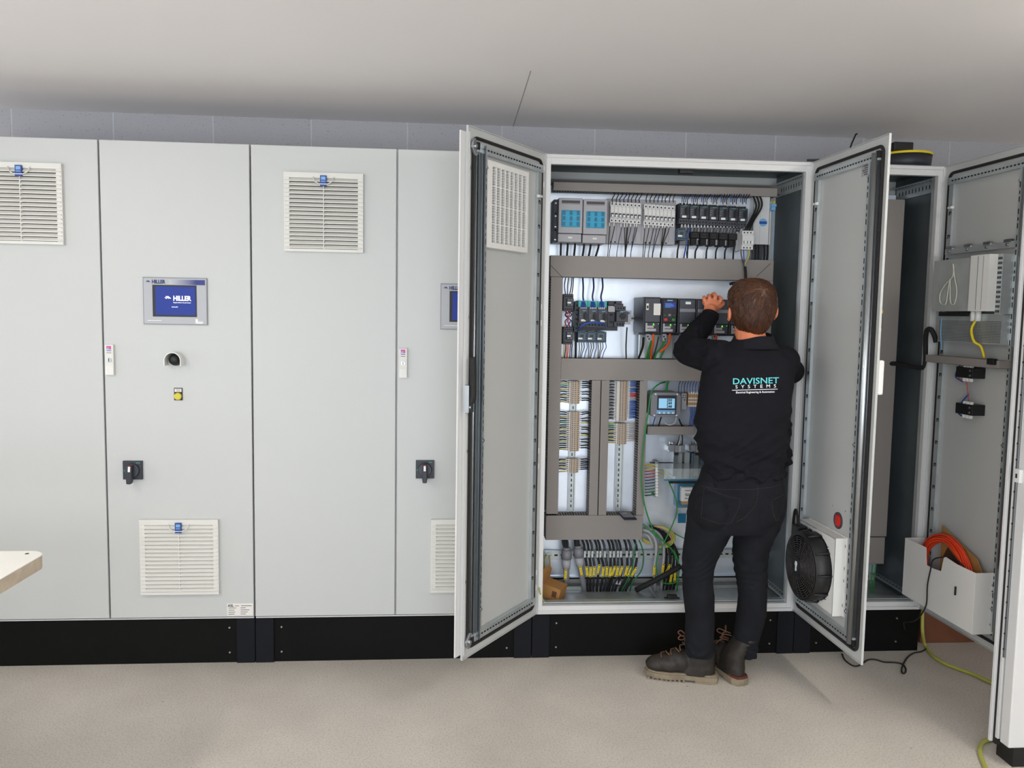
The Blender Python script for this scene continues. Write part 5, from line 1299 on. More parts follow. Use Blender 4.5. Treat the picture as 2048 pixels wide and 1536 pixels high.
for k in range(7):
    wire([(1380+3*k, 813, .285), (1381+2*k, 830, .29), (1378+3*k, 852, .31)], .28, .0018, 'blue', 'thin blue wire below the orange-beige terminals', 'blue wires below the meter terminals')
wire([(1337, 760, .30), (1334, 772, .29), (1333, 785, .27)], .28, .0055, 'green', 'short green cable entering the top of the energy meter', None, 'cable')
wire([(1311, 832, .26), (1308, 842, .28), (1305, 852, .31)], .28, .0025, 'blue', 'blue wire below the left side of the energy meter', None)
wire([(1323, 833, .26), (1320, 842, .28), (1317, 853, .31)], .28, .0035, 'rubber', 'black wire bundle below the energy meter', None)
wire([(1353, 833, .24), (1350, 845, .24), (1340, 850, .24), (1331, 847, .26), (1329, 843, .27)], .26, .0018, 'frame_white', 'thin white wire looping below the energy meter', None)
wire([(1358, 838, .27), (1361, 846, .28), (1366, 854, .31)], .28, .0035, 'rubber', 'black wire leaving the lower right corner of the energy meter', None)

# current transformers, clear shield, earth bar, fuse holder -------------------------------
for k, x_ in enumerate((1343, 1385)):
    dev('current_transformer', 'grey block transformer with shiny screws, %s of two below the short duct' % ('left' if k == 0 else 'right'), 'transformer', (x_, 891, x_+27, 905), .24, [('housing', 'grey', [(0, .35, .05, .95, .02, .06), (.28, 1, 0, 1, 0, .05)], .002), ('nameplate', 'grey_light', [(.55, .7, .1, .9, -.001, 0)]), ('screws', 'steel', [(.02, .12, -.35, -.05, .03, .05), (.2, .3, -.3, 0, .03, .05)]), ('busbar', 'steel', [(.30, .62, 1.0, 4.6, .03, .035)]), ('insulator', 'rubber', [(.35, .62, 1.0, 1.5, .02, .05)]), ('stand', 'galv', [(.1, .5, .5, 1.2, .06, PL-.241)])], 'grey block transformers')
for (xa_, xb_, m_) in ((1360, 1354, 'rubber'), (1364, 1364, 'rubber'), (1360, 1357, 'frame_white')):
    wire([(xa_, 868, .30), ((xa_+xb_)/2+1, 878, .27), (xb_, 890, .25)], .28, .0028, m_, '%s wire above the left block transformer' % ('white' if m_ != 'rubber' else 'black'), None if m_ != 'rubber' else 'black wires onto the left block transformer')
dev('clear_shield', 'clear acrylic guard standing out below the transformers', 'guard', (1315, 937, 1412, 962), .16, [('front_edge', 'clear_blue', [(.14, 1, .85, 1, 0, .004)]), ('top_sheet', 'clear', [(.0, 1, .0, .04, .0, .15)]), ('front_sheet', 'clear', [(.14, 1, .04, .85, 0, .003)]), ('black_edge', 'rubber', [(.0, 1, -.04, .02, .14, .15), (.25, 1, 1.0, 1.2, 0, .006)])])
dev('isolating_switch', 'tall pale blue switch body behind the clear guard beside the man', 'switch', (1352, 906, 1412, 1015), .29, [('left_pillar', 'galv', [(0, .2, 0, .5, .01, None), (.28, .45, .0, .5, .01, None)]), ('body', 'slate_blue', [(.5, 1, 0, .5, 0, None)], .004), ('lower_cover', 'clear_blue', [(.05, .7, .52, 1, -.01, None)], .004)])
dev('surge_arrester', 'white rectangular component behind a clear cover beside the hip', 'component', (1363, 975, 1386, 1003), .25, [('body', 'white', [(0, 1, 0, 1, 0, .03)], .002), ('print', 'text_dark', [(.3, .8, .2, .24, -.0006, 0), (.3, .7, .45, .5, -.0006, 0), (.35, .75, .55, .6, -.0006, 0), (.3, .55, .75, .8, -.0006, 0)]), ('base', 'orange_beige', [(.1, .8, 1.0, 1.25, .01, .04)])])
dev('phase_cover', 'small dark blue flap hanging below the clear cover', 'flap', (1356, 1027, 1372, 1046), .30, [('flap', 'cyan_dark', [(0, 1, 0, 1, 0, .003)], .001)])
eb = dev('earth_bar', 'upright metal earth bar with coloured wire lugs', 'earth bar', (1309, 923, 1317, 994), .29, [('bar', 'steel', [(.1, .9, 0, 1, 0, .006)], .001), ('feet', 'grey', [(.1, .9, 0, .05, .006, None), (.1, .9, .95, 1, .006, None)])])
for k in range(11):
    y_ = 929+6*k; p = P(1313, y_, .285); b = MB(); b.cyl((0, .004, 0), (0, -.009, -.002), .0068, 'grille_white', 12); q = b.build('clamp_screw', eb); q.location = Vector((p.x, .2855, p.z))-eb.location
    m_ = ('yellow', 'yellow', 'red', 'red', 'red', 'navy', 'navy', 'green', 'green', 'green', 'yellow')[k]
    nm_ = {'yellow': 'yellow', 'red': 'red', 'navy': 'dark blue', 'green': 'green'}[m_]
    wire([(1310, y_, .288), (1305, y_+.5, .288), (1297, y_+1.5, .31), (1290, y_+2, .33)], .29, .0032 if k in (0, 1, 10) else .0022, m_ if k < 7 else 'green_cable', '%s lug wire entering the earth bar from the left' % (nm_), '%s lug wires of the earth bar' % nm_)
for k in range(3):
    wire([(1316, 932+8*k, .28), (1325, 938+7*k, .27), (1335, 944+7*k, .27), (1345, 952+8*k, .3)], .28, .0022, 'yellow_cable', 'thin yellow-green wire right of the earth bar', 'yellow-green wires right of the earth bar')

# dark module lying on the lower duct -----------------------------------------------------
a_ = P(1236, 1019, .26); 
b = MB(); b.prism([(0, 0), (.062, 0), (.078, -.062), (.018, -.062)], 'z', 0, .006, 'anth')
b.prism([(.004, -.003), (.058, -.003), (.070, -.045), (.018, -.045)], 'z', .006, .008, 'grey'); b.prism([(.02, -.008), (.038, -.008), (.040, -.016), (.022, -.016)], 'z', .008, .009, 'grey_light')
q = b.build('loose_module', bevel=.001); q.location = (P(1236, 1019, .262).x, .262, h3[3]+.012); q.rotation_euler = (math.radians(17), 0, 0); tag(q, 'flat dark module lying loose on the wide duct above the tagged cables', 'module')

# bottom zone: glands, tagged cables, cardboard box ----------------------------------------
def gland(px, py, lab, tilt=0):
    p = P(px, py, .27); t = thing('cable_gland', lab, 'cable gland', (p.x, .27, p.z), 'big grey cable glands')
    t.rotation_euler = (0, tilt, 0)
    b = MB(); b.tube([(0, 0, .035), (0, 0, .012), (0, 0, -.01)], [.023, .025, .024], 'grey', 8); b.tube([(0, 0, .034), (0, 0, .046)], [.019, .017], 'grey', 16); b.build('gland_nut', t)
    b = MB(); b.tube([(0, 0, -.01), (0, 0, -.035), (0, 0, -.055)], [.0215, .021, .018], 'grey_light', 18); b.build('gland_body', t)
    b = MB(); b.tube([(0, 0, -.05), (.003, 0, -.10), (.012*(-1 if tilt == 0 else 1), .02, -.17), (.02*(-2 if tilt == 0 else 1.5), .05, -.24)], .0135, 'grey', 12); b.build('cable_stub', t)
    return t
gland(1133, 1114, 'big grey cable gland at the left of the tagged cables')
gland(1158, 1110, 'big grey cable gland directly left of the tagged cables', -.12)
for k, x_ in enumerate((1127, 1131, 1135)):
    wire([(x_-2, 1076, .29), (x_, 1088, .275), (1133, 1104, .27)], .27, .0058, 'rubber', 'thick black core entering the left grey gland', 'black cores of the left gland', 'cable')
wire([(1153, 1076, .29), (1154, 1090, .272), (1156, 1102, .27)], .27, .0135, 'rubber', 'thick black cable entering the right grey gland', None, 'cable', n=10)
def tagm(px, py, ang, lab, Y=.255, grp='yellow tags of the cable bundle'):
    p = P(px, py, Y); t = thing('cable_tag', lab, 'cable tag', (p.x, Y, p.z), grp)
    t.rotation_euler = (0, ang, 0)
    b = MB(); b.box(-.0055, .0055, -.001, .001, -.025, .025, 'yellow'); b.build('tag_plate', t, bevel=.0006)
    b = MB()
    for z_ in (-.0205, .0205): b.box(-.0028, .0028, -.0018, -.001, z_-.0022, z_+.0022, 'rubber')
    for z_ in range(5): b.box(-.0016, .0016, -.0013, -.001, -.012+z_*.005, -.0095+z_*.005, 'text_dark')
    b.build('tag_print', t)
    return t
proto_tag = tagm(1131, 1149, .05, 'yellow cable tag on the far left grey gland cable, alone', .245)
tags = [(1162, 1142, -.22), (1174, 1143, -.12), (1181, 1144, .02), (1188, 1143, .06), (1197, 1139, .18), (1206, 1144, .10), (1213.5, 1143, .04), (1220.5, 1144, .08), (1227, 1142, .30), (1234.5, 1143, .16), (1242, 1142, .28), (1253, 1142, .24), (1260, 1143, .42), (1268, 1144, .5)]
topx = [None, 1168, 1176, 1183, 1193, 1199, 1208, 1219, 1226, 1234, 1240, 1252, 1260, 1272]
ot = ['first', 'second', 'third', 'fourth', 'fifth', 'sixth', 'seventh', 'eighth', 'ninth', 'tenth', 'eleventh', 'twelfth', 'thirteenth', 'fourteenth']
for k, (x_, y_, a_) in enumerate(tags):
    copy_tree(proto_tag, P(x_, y_, .252), 'yellow tag in the row on the cable bundle, %s from the left' % ot[k]).rotation_euler = (0, a_, 0)
    if topx[k]:
        tx = topx[k]
        cable('cable', [P(tx-6, 1074, .30), P(tx, 1090, .28), P(tx+2, 1110, .268), P(x_+2*a_/.3, 1130, .262), P(x_-2*a_/.3, 1155, .262), P(1178+(x_-1178)*.82, 1180, .285), P(1180+(x_-1178)*.78, 1196, .30)], .0056, 'rubber' if k % 3 else 'anth', 'black tagged cable of the bundle, %s from the left' % ot[k], 'cable', 'black tagged cables at the cabinet bottom', n=8)
        p = P(tx+1.5, 1108, .262); b = MB(); b.box(-.005, .005, -.006, 0, -.016, .016, 'galv'); b.cyl((0, -.006, .004), (0, -.009, .004), .003, 'steel', 8); q = b.build('cable_clamp', bevel=.001); q.location = p; tag(q, 'small metal clamp holding the %s tagged cable' % ot[k], 'clamp', 'metal clamps on the clamp rail')
# grey cables curving from the duct end, with tags
for k, (pts, r_) in enumerate((([(1284, 1059, .30), (1302, 1066, .28), (1312, 1085, .27), (1312, 1110, .265), (1309, 1140, .262), (1310, 1180, .29), (1311, 1192, .30)], .008), ([(1284, 1066, .31), (1296, 1072, .29), (1303, 1085, .28), (1306, 1095, .28)], .006), ([(1290, 1057, .31), (1312, 1063, .29), (1325, 1080, .275), (1328, 1108, .268), (1325, 1140, .265), (1322, 1185, .30)], .007))):
    wire(pts, .27, r_, 'grey_light', 'grey cable curving down from the end of the lower duct, %s' % ('front left', 'short inner one', 'right')[k], None, 'cable', n=8)
copy_tree(proto_tag, P(1308.5, 1142, .248), 'yellow tag on the front left grey curved cable').rotation_euler = (0, .02, 0)
copy_tree(proto_tag, P(1326, 1138, .25), 'yellow tag on the right grey curved cable').rotation_euler = (0, .1, 0)
for k, (x_, y_, a_, w2) in enumerate(((1336, 1138, .5, 0), (1342, 1156, .15, 0), (1350, 1153, .05, 0))):
    copy_tree(proto_tag, P(x_, y_, .262), 'yellow tag partly behind the black tape-wrapped tube, %s from the left' % ot[k]).rotation_euler = (0, a_, 0)
for k, x_ in enumerate((1328, 1336, 1343, 1350)):
    wire([(1300+8*k, 1050+4*k, .32), (1325+4*k, 1075, .30), (x_+4, 1105, .285), (x_+3, 1140, .28), (x_-5, 1190, .31)], .3, .0065, 'rubber', 'thick black cable right of the grey curved ones', 'black cable bunch', 'cable')
wire([(1272, 1180, .25), (1300, 1166, .22), (1330, 1150, .20), (1362, 1132, .20)], .22, .013, 'rubber', 'thick black tube lying slantwise across the grey cables', None, 'tube', n=12)
# yellow-green earth loops
for k, (r_, dy) in enumerate(((.0042, 0), (.0042, 6), (.0038, 11))):
    wire([(1312-k*2, 1052, .29), (1330, 1055+dy*.3, .27), (1346-k*3, 1066+dy*.3, .26), (1349-k*3, 1080, .26), (1338-k*3, 1092-dy*.4, .27), (1324, 1094+k, .28), (1300, 1085+k*2, .30), (1284, 1076+k*3, .32)], .27, r_, 'yellow_cable' if k < 2 else 'orange_beige', 'yellow earth cable looping at the end of the lower duct, %s' % ('outer', 'middle', 'inner')[k], None, 'cable')
GC = 'green_cable'
wire([(1330, 764, .31), (1318, 768, .26), (1305, 780, .24), (1300, 800, .24), (1294, 840, .24), (1286, 900, .24), (1283, 960, .24), (1287, 1000, .24), (1298, 1040, .24), (1312, 1068, .24), (1335, 1090, .24), (1352, 1110, .24), (1358, 1135, .24), (1355, 1165, .25), (1354, 1186, .28)], .24, .0036, 'green', 'long green cable running down in front of the upright duct', None, 'cable')
wire([(1334, 955, .28), (1345, 980, .25), (1353, 1005, .24), (1352, 1030, .24), (1340, 1060, .235), (1325, 1092, .235), (1313, 1120, .235), (1315, 1150, .24), (1325, 1165, .24), (1345, 1167, .24), (1358, 1160, .25)], .24, .0030, 'green', 'green cable forming a big hanging loop beside the knee', None, 'cable')
wire([(1286, 1048, .26), (1310, 1070, .24), (1330, 1085, .24), (1348, 1105, .24), (1351, 1120, .25)], .24, .0030, 'green', 'green cable crossing diagonally over the grey cables', None, 'cable')
wire([(1272, 1085, .26), (1268, 1110, .255), (1262, 1145, .25), (1245, 1178, .27), (1240, 1190, .30)], .26, .0034, GC, 'green cable passing in front of the tagged bundle, left one', None, 'cable')
wire([(1278, 1080, .26), (1283, 1092, .258), (1287, 1112, .255), (1283, 1140, .25), (1265, 1165, .26), (1258, 1190, .30)], .26, .0034, GC, 'green cable passing in front of the tagged bundle, right one', None, 'cable')
wire([(1342, 1062, .27), (1355, 1070, .28), (1375, 1080, .3)], .27, .0024, 'green', 'thin green wire running behind the knee', None)
# earth stud with two yellow lugs at the left end of the clamp rail
p = P(1096, 1107, .315); b = MB(); b.box(-.014, .014, 0, .006, -.012, .012, 'steel'); b.cyl((0, 0, 0), (0, -.008, 0), .006, 'steel', 10); q = b.build('earth_stud'); q.location = (p.x+.002, .315, p.z); tag(q, 'square metal earth stud at the left end of the clamp rail', 'earth stud')
wire([(1094, 1110, .305), (1089, 1120, .30), (1089, 1145, .29), (1087, 1180, .28)], .3, .003, 'yellow_cable', 'left yellow earth wire below the earth stud', None)
wire([(1099, 1110, .305), (1100, 1125, .30), (1099, 1150, .29), (1097, 1180, .30)], .3, .003, 'yellow_cable', 'right yellow earth wire below the earth stud', None)
# cardboard box with printed sheet
x0, z0b = P(1108, 1196, .17).x, .212
bx = thing('cardboard_box', 'small brown cardboard box with a printed side, lying in the cabinet corner', 'box', (.095, .17, .2125))
b = MB(); b.box(-.045, .045, -.045, .05, 0, .062, 'cardboard'); b.box(.008, .030, -.0458, -.0445, .018, .046, 'brown'); b.build('carton', bx, bevel=.001)
b = MB(); b.prism([(-.045, .062), (-.075, .062), (-.060, .125), (-.045, .110)], 'y', -.045, .045, 'cardboard'); b.build('open_flap', bx)
b = MB(); b.box(-.0456, -.0445, -.04, .045, .004, .058, 'grey_light'); b.build('printed_side', bx)
bx.rotation_euler = (0, math.radians(12), math.radians(-28)); bx.location = (.11, .17, .2235)
wire([(1078, 1176, -.01), (1080, 1185, .0), (1088, 1203, .03), (1098, 1210, .06), (1112, 1206, .10), (1122, 1202, .11)], .1, .0032, 'yellow_cable', 'green and yellow earth lead from the left door to the cabinet floor', None, 'wire')
wire([(1552, 1195, .10), (1570, 1210, .05), (1578, 1213, .03), (1586, 1205, .0)], .1, .003, 'green', 'thin green earth lead at the lower right corner of the opened cabinet', None, 'wire')
b = MB(); p = P(1344, 1203, .06); b.box(-.035, .035, -.008, .008, 0, .010, 'black'); b.box(-.022, .022, -.012, .012, .006, .022, 'black'); q = b.build('door_catch', bevel=.003); q.location = (p.x, .062, .2405); tag(q, 'black catch on the lower front rail of the opened cabinet', 'catch')
wire([(1297, 1170, .24), (1305, 1185, .20), (1318, 1200, .12), (1322, 1205, .09)], .2, .008, 'grey', 'grey tube lying from the gland plate to the front rail', None, 'tube', n=8)
p = P(1236, 1165, .27); b = MB(); b.box(-.013, .013, -.004, .004, -.009, .009, 'grey_light'); q = b.build('white_tag', bevel=.001); q.location = p; q.rotation_euler = (0, .15, 0); tag(q, 'small pale tag hanging low on the black cable bundle', 'tag')
# roof lamp rail and plug inside, black side box at the right wall
dev('wall_bracket', 'small black bracket on the right inner wall beside the man', 'bracket', (1578, 846, 1588, 856), .10, [('body', 'black', [(0, 1, 0, 1, 0, .03)], .002)])
# ------------------------------------------------------------------ the man
def rp(y, l, r, Y, ry, dy=0):        # horizontal ring whose width matches the photo at depth Y
    a, c = P(l, y, Y), P(r, y, Y)
    return ((a.x+c.x)/2, Y+dy, (a.z+c.z)/2, (c.x-a.x)/2, ry)
def inset(rings, d): return [(a, b_, c, max(.01, e-d), max(.01, f_-d)) for (a, b_, c, e, f_) in rings]
def solid(mb, name, voxel, parent, smooth=6, disp=None, off=None, mats=None, factor=.5):
    me = mb.mesh(name); t = bpy.data.objects.new(name, me); COL.objects.link(t)
    md = t.modifiers.new('r', 'REMESH'); md.mode = 'VOXEL'; md.voxel_size = voxel; md.use_smooth_shade = True
    if smooth: s_ = t.modifiers.new('s', 'SMOOTH'); s_.iterations = smooth; s_.factor = factor
    dg = bpy.context.evaluated_depsgraph_get()
    m2 = bpy.data.meshes.new_from_object(t.evaluated_get(dg)); bpy.data.objects.remove(t)
    if disp:
        ns = [v.normal.copy() for v in m2.vertices]
        for v, n_ in zip(m2.vertices, ns): v.co += n_*disp(v.co, n_)
    m2.polygons.foreach_set('use_smooth', [True]*len(m2.polygons))
    if mats:
        m2.materials.clear(); [m2.materials.append(M[q]) for q in mats]
    bv = BVHTree.FromPolygons([v.co.copy() for v in m2.vertices], [p_.vertices[:] for p_ in m2.polygons])
    if off is not None: m2.transform(Matrix.Translation(-Vector(off)))
    m2.update()
    o = bpy.data.objects.new(name, m2); COL.objects.link(o)
    if parent: o.parent = parent
    return o, bv
def hit(bv, px, py, lift=0.0):
    d_ = ray(px, py).normalized(); h_ = bv.ray_cast(CAM, d_)
    if h_[0] is None: return None
    return h_[0] - d_*lift
ORG = Vector((.78, -.27, 0))
YT = -.27
torso = [rp(948, 1408, 1565, YT, .115), rp(930, 1405, 1567, YT, .118), rp(900, 1398, 1572, YT, .122), rp(870, 1392, 1573, YT+.005, .125), rp(835, 1392, 1575, YT+.01, .125),
         rp(800, 1397, 1578, YT+.012, .125), rp(770, 1402, 1583, YT+.018, .122), rp(735, 1408, 1587, YT+.024, .112), rp(715, 1420, 1582, YT+.032, .098), rp(700, 1440, 1566, YT+.040, .080), rp(690, 1455, 1552, YT+.045, .065), rp(682, 1462, 1546, YT+.05, .058)]
shL, elL, wrL = P(1432, 716, -.23), P(1373, 702, -.06), P(1419, 634, .055)
shR, elR, wrR = P(1568, 722, -.235), P(1582, 742, -.05), P(1528, 745, .10)
cuffL = P(1421, 628, .062)
hips = [rp(1060, 1388, 1550, YT, .105), rp(1045, 1376, 1560, YT, .120), rp(1025, 1376, 1567, YT-.004, .128), rp(1003, 1378, 1570, YT-.004, .128), rp(980, 1388, 1567, YT, .120), rp(958, 1400, 1563, YT, .110), rp(935, 1406, 1560, YT, .106)]
legL = [(1312, 1376, 1424, .05), (1299, 1372, 1427, .055), (1270, 1370, 1427, .062), (1248, 1372, 1428, .064), (1226, 1371, 1428, .068), (1193, 1368, 1428, .070), (1160, 1365, 1425, .068), (1137, 1364, 1426, .066), (1115, 1366, 1434, .070), (1095, 1367, 1445, .080), (1075, 1370, 1456, .090), (1055, 1374, 1466, .100), (1030, 1378, 1476, .105)]
legR = [(1312, 1480, 1511, .044), (1300, 1476, 1514, .048), (1281, 1470, 1515, .052), (1266, 1468, 1520, .056), (1248, 1472, 1526, .058), (1226, 1474, 1531, .064), (1193, 1479, 1533, .066), (1160, 1474, 1534, .066), (1137, 1468, 1533, .066), (1115, 1467, 1534, .070), (1095, 1467, 1538, .080), (1075, 1469, 1545, .090), (1055, 1470, 1557, .100), (1030, 1462, 1564, .105)]
legL = [rp(y, l, r, YT, d_) for (y, l, r, d_) in legL]; legR = [rp(y, l, r, YT+.01, d_) for (y, l, r, d_) in legR]

# body: one continuous surface (head, neck, trunk, arms, hands, legs)
b = MB(); K = 'skin'
b.loft(inset(torso[:6], .030), K); b.loft(inset(torso[5:], .018), K); b.loft(inset(hips, .020), K); b.loft(inset(legL[3:], .018), K); b.loft(inset(legR[5:], .018), K)
def limb(pts, rs, m_, bb=None, n=16, seg=4):
    sp = smooth_path(pts, seg); k = len(sp); rr = []
    for i in range(k):
        u_ = i/(k-1)*(len(rs)-1); j = min(int(u_), len(rs)-2); rr.append(rs[j]+(rs[j+1]-rs[j])*(u_-j))
    (bb or b).tube(sp, rr, m_, n)
limb([shL+Vector((.02, 0, -.004)), (shL+elL)/2+Vector((.004, .006, -.006)), elL], [.048, .040, .036], K); limb([elL, wrL], [.042, .027], K); b.ell(elL, (.036, .036, .036), K); b.ell(shL+Vector((.02, 0, -.004)), (.050, .050, .050), K)
limb([shR, elR], [.054, .042], K); limb([elR, wrR], [.042, .027], K); b.ell(elR, (.042, .042, .042), K); b.ell(shR, (.056, .056, .056), K)
HY = -.175
hc = P(1503, 607, HY)
neck0, neck1 = P(1503, 700, YT+.055), P(1498, 645, HY+.01)
b.tube([neck0, (neck0+neck1)/2, neck1], [.070, .062, .060], K, 20)
# skull, face, jaw
b.ell(hc+Vector((0, 0, .004)), (.083, .098, .104), K, 28, 18); b.ell(hc+Vector((-.002, .035, -.052)), (.063, .072, .070), K, 24, 14); b.ell(hc+Vector((-.004, .055, -.098)), (.034, .036, .024), K)
b.ell(hc+Vector((-.003, .112, -.028)), (.013, .020, .024), K, 12, 8, Matrix.Rotation(.35, 3, 'X')); b.ell(hc+Vector((-.003, .100, .012)), (.050, .012, .010), K)
for sx in (-.018, .016): b.ell(hc+Vector((sx, .104, -.062)), (.016, .009, .005), K, 12, 8)
b.ell(hc+Vector((-.002, .101, -.071)), (.022, .009, .006), K, 12, 8)
for sx in (-1, 1):    # ears: rim and lobe standing off the skull
    ec = P(1459.5, 627, HY-.012) if sx < 0 else P(1550.5, 624, HY-.008)
    b.ell(ec, (.0085, .018, .029), K, 14, 10, Matrix.Rotation(.25*sx, 3, 'Z')); b.ell(ec+Vector((sx*.004, -.010, .004)), (.0055, .006, .024), K, 10, 8); b.ell(ec+Vector((0, .008, -.022)), (.007, .010, .011), K, 10, 8)
# left hand, back of the hand towards us, fingers bent over the drives
HDY = .088
def hp3(px, py, Y): return P(px, py, Y)
b.ell(hp3(1424, 609, HDY), (.038, .016, .028), K, 22, 14); b.ell(hp3(1422, 618, HDY-.006), (.033, .020, .026), K, 18, 12)
limb([wrL, hp3(1421, 624, .072), hp3(1423, 614, .083)], [.026, .026, .024], K)
for (mx, my, r_) in ((1408.5, 596, .0078), (1419.3, 592.5, .0082), (1430.8, 589.5, .0088), (1442, 596, .0082)):
    m0 = hp3(mx, my+3, HDY-.002); dx = (1424-mx)*.0003
    limb([hp3(mx*.75+1424*.25, my+12, HDY), m0, m0+Vector((dx, .020, .011)), m0+Vector((dx*2, .036, -.001)), m0+Vector((dx*2, .040, -.020))], [r_*1.05, r_*1.12, r_*1.02, r_*.9, r_*.78], K, n=12, seg=4)
limb([hp3(1432, 616, HDY), hp3(1442, 611, HDY+.012), hp3(1446, 606, HDY+.028), hp3(1441, 603, HDY+.040)], [.013, .0115, .010, .0082], K, n=12)
# right hand, hidden in front of the body, lightly curled
hr = wrR+(wrR-elR).normalized()*.05; b.ell(hr, (.034, .034, .020), K); 
dR = (wrR-elR).normalized(); sR = dR.cross(Vector((0, 0, 1))).normalized()
for k, l_ in enumerate((.036, .042, .040, .032)):
    q0 = hr+dR*.024+sR*(.027-.018*k); limb([q0-dR*.01, q0+dR*l_*.45, q0+dR*l_*.8+Vector((0, 0, -.012)), q0+dR*l_*.8+Vector((0, 0, -.030))], [.0095, .0092, .0085, .0075], K, n=10)
limb([hr+sR*.02, hr+sR*.042+dR*.012, hr+sR*.045+dR*.032+Vector((0, 0, -.01))], [.012, .011, .009], K, n=10)
# feet inside the boots
bh, bt = PZ(1431, 1364, 0), PZ(1300, 1350, 0)
rh = PZ(1484, 1371, 0); rd = Vector((-.30, 1, 0)).normalized(); rt = rh+rd*.29
bd = (bt-bh).normalized(); bt = bh+bd*.305
for (h_, t_, lg) in ((bh, bt, legL), (rh, rt, legR)):
    d_ = (t_-h_).normalized(); a0 = h_+d_*.06+Vector((0, 0, .06)); top = Vector((lg[4][0], lg[4][1], lg[4][2]+.03))
    b.tube([top, a0], [.030, .028], K, 14); b.tube([a0, h_+d_*.20+Vector((0, 0, .050))], [.028, .020], K, 14)
person, bvb = solid(b, 'person', .0034, None, 4)
person.data.transform(Matrix.Translation(-ORG)); person.location = ORG
tag(person, 'man seen from behind in dark sweatshirt, jeans and work boots, one arm raised', 'person')
b = MB()
for sx in (-.031, .027): b.ell(hc+Vector((sx, .094, -.008)), (.012, .009, .009), 'eye_white', 14, 10); b.ell(hc+Vector((sx, .1015, -.008)), (.005, .003, .005), 'brown', 10, 8)
b.build('eyes', person, off=ORG)
def ndisp(co, sc, seed=0): return noise.noise(Vector((co.x*sc[0]+seed, co.y*sc[1], co.z*sc[2])))
# hair
hr_rows = [(556.5, 1493, 1516, .030, HY-.02), (560, 1481, 1528, .055, HY-.02), (568, 1469, 1540, .078, HY-.018), (580, 1461, 1548, .094, HY-.014), (595, 1457.5, 1551.5, .103, HY-.010), (612, 1457.5, 1552, .103, HY-.010), (626, 1461, 1549, .094, HY-.016), (638, 1465, 1544, .084, HY-.022), (648, 1470, 1539, .074, HY-.026), (657, 1476, 1534, .062, HY-.030), (664, 1485, 1528, .050, HY-.034), (671, 1495, 1520, .036, HY-.040)]
b = MB(); b.loft([rp(y, l, r, Y_c, d_) for (y, l, r, d_, Y_c) in hr_rows], 'hair', 36)
hair, bvh = solid(b, 'hair', .0035, person, 6, disp=lambda c_, n_: .0022*ndisp(c_, (60, 60, 25)) + .001*ndisp(c_, (160, 160, 60), 4), off=ORG)
hair['label'] = 'short reddish brown hair with a crown whorl'
random.seed(11)
sb = MB(); wh = hit(bvh, 1527, 582)
for k in range(2600):
    px, py = random.uniform(1458, 1551), random.uniform(557, 669)
    p_ = hit(bvh, px, py)
    if p_ is None: continue
    dv = p_-wh; dv.y *= .4
    fl = dv.normalized() + Vector((0, 0, -.5 - .8*max(0, (wh.z-p_.z)*6))) + Vector((random.uniform(-.3, .3), 0, random.uniform(-.2, .2)))
    pts = [p_]; cur = p_.copy(); n_st = 5; L_ = random.uniform(.004, .007); ok = True
    for j in range(n_st):
        loc, nrm, _, _ = bvh.find_nearest(cur)
        t_ = fl - nrm*fl.dot(nrm); 
        if t_.length < 1e-4: break
        cur = loc + t_.normalized()*L_ + nrm*(.0006*j+.0004); pts.append(cur.copy()); fl = t_.normalized() + Vector((0, 0, -.12))
    if len(pts) > 3: sb.tube(pts, [.0008]*(len(pts)-1)+[.0002], 'hair', 3, cap=False)
sb.build('hair_strands', hair, off=ORG).location = (0, 0, 0)
hs = [o for o in hair.children][0]
# nape fringe included above; sweatshirt ------------------------------------------------
def fold_sweat(c_, n_):
    lower = max(0, min(1, (1.20-c_.z)/.25))
    a_ = ndisp(c_+Vector((0, 0, c_.x*.45)), (4, 4, 18), 2); a2 = ndisp(c_-Vector((0, 0, c_.x*.6)), (4, 5, 22), 8)
    base = .0035*ndisp(c_, (9, 9, 9), 1)
    d_ = base + lower*(.013*(1-abs(a_)*2.6) + .010*(1-abs(a2)*2.6) - .011)
    if c_.z > 1.30 and c_.x < .70: d_ += .006*(1-abs(ndisp(c_, (22, 10, 22), 5))*2.4) - .003
    return d_
b = MB(); K = 'sweat'
b.loft(torso, K, 40, 2.3)
limb([shL+Vector((.03, -.01, 0)), (shL+elL)/2+Vector((0, 0, .002)), elL], [.074, .066, .058], K); b.ell(shL+Vector((.005, 0, -.006)), (.070, .068, .068), K); b.ell(elL, (.058, .056, .056), K)
limb([elL, (elL+wrL)/2+Vector((-.004, 0, .004)), wrL, cuffL], [.058, .050, .039, .037], K)
limb([shR+Vector((-.02, 0, .0)), elR], [.068, .055], K); b.ell(shR, (.066, .066, .066), K); b.ell(elR, (.056, .058, .056), K); limb([elR, wrR], [.055, .038], K)
# hem rolls slightly outward
hem = torso[0]; b.loft([(hem[0], hem[1], hem[2]-.008, hem[3]+.002, hem[4]+.002), (hem[0], hem[1], hem[2]+.012, hem[3]+.004, hem[4]+.004)], K, 40, 2.3)
fr = [rp(948, 1500, 1577, YT+.07, .05), rp(900, 1500, 1583, YT+.07, .06), rp(850, 1500, 1582, YT+.07, .06), rp(790, 1500, 1582, YT+.06, .06)]
b.loft(fr, K)
sweat, bvs = solid(b, 'sweatshirt', .005, person, 8, disp=fold_sweat, off=ORG)
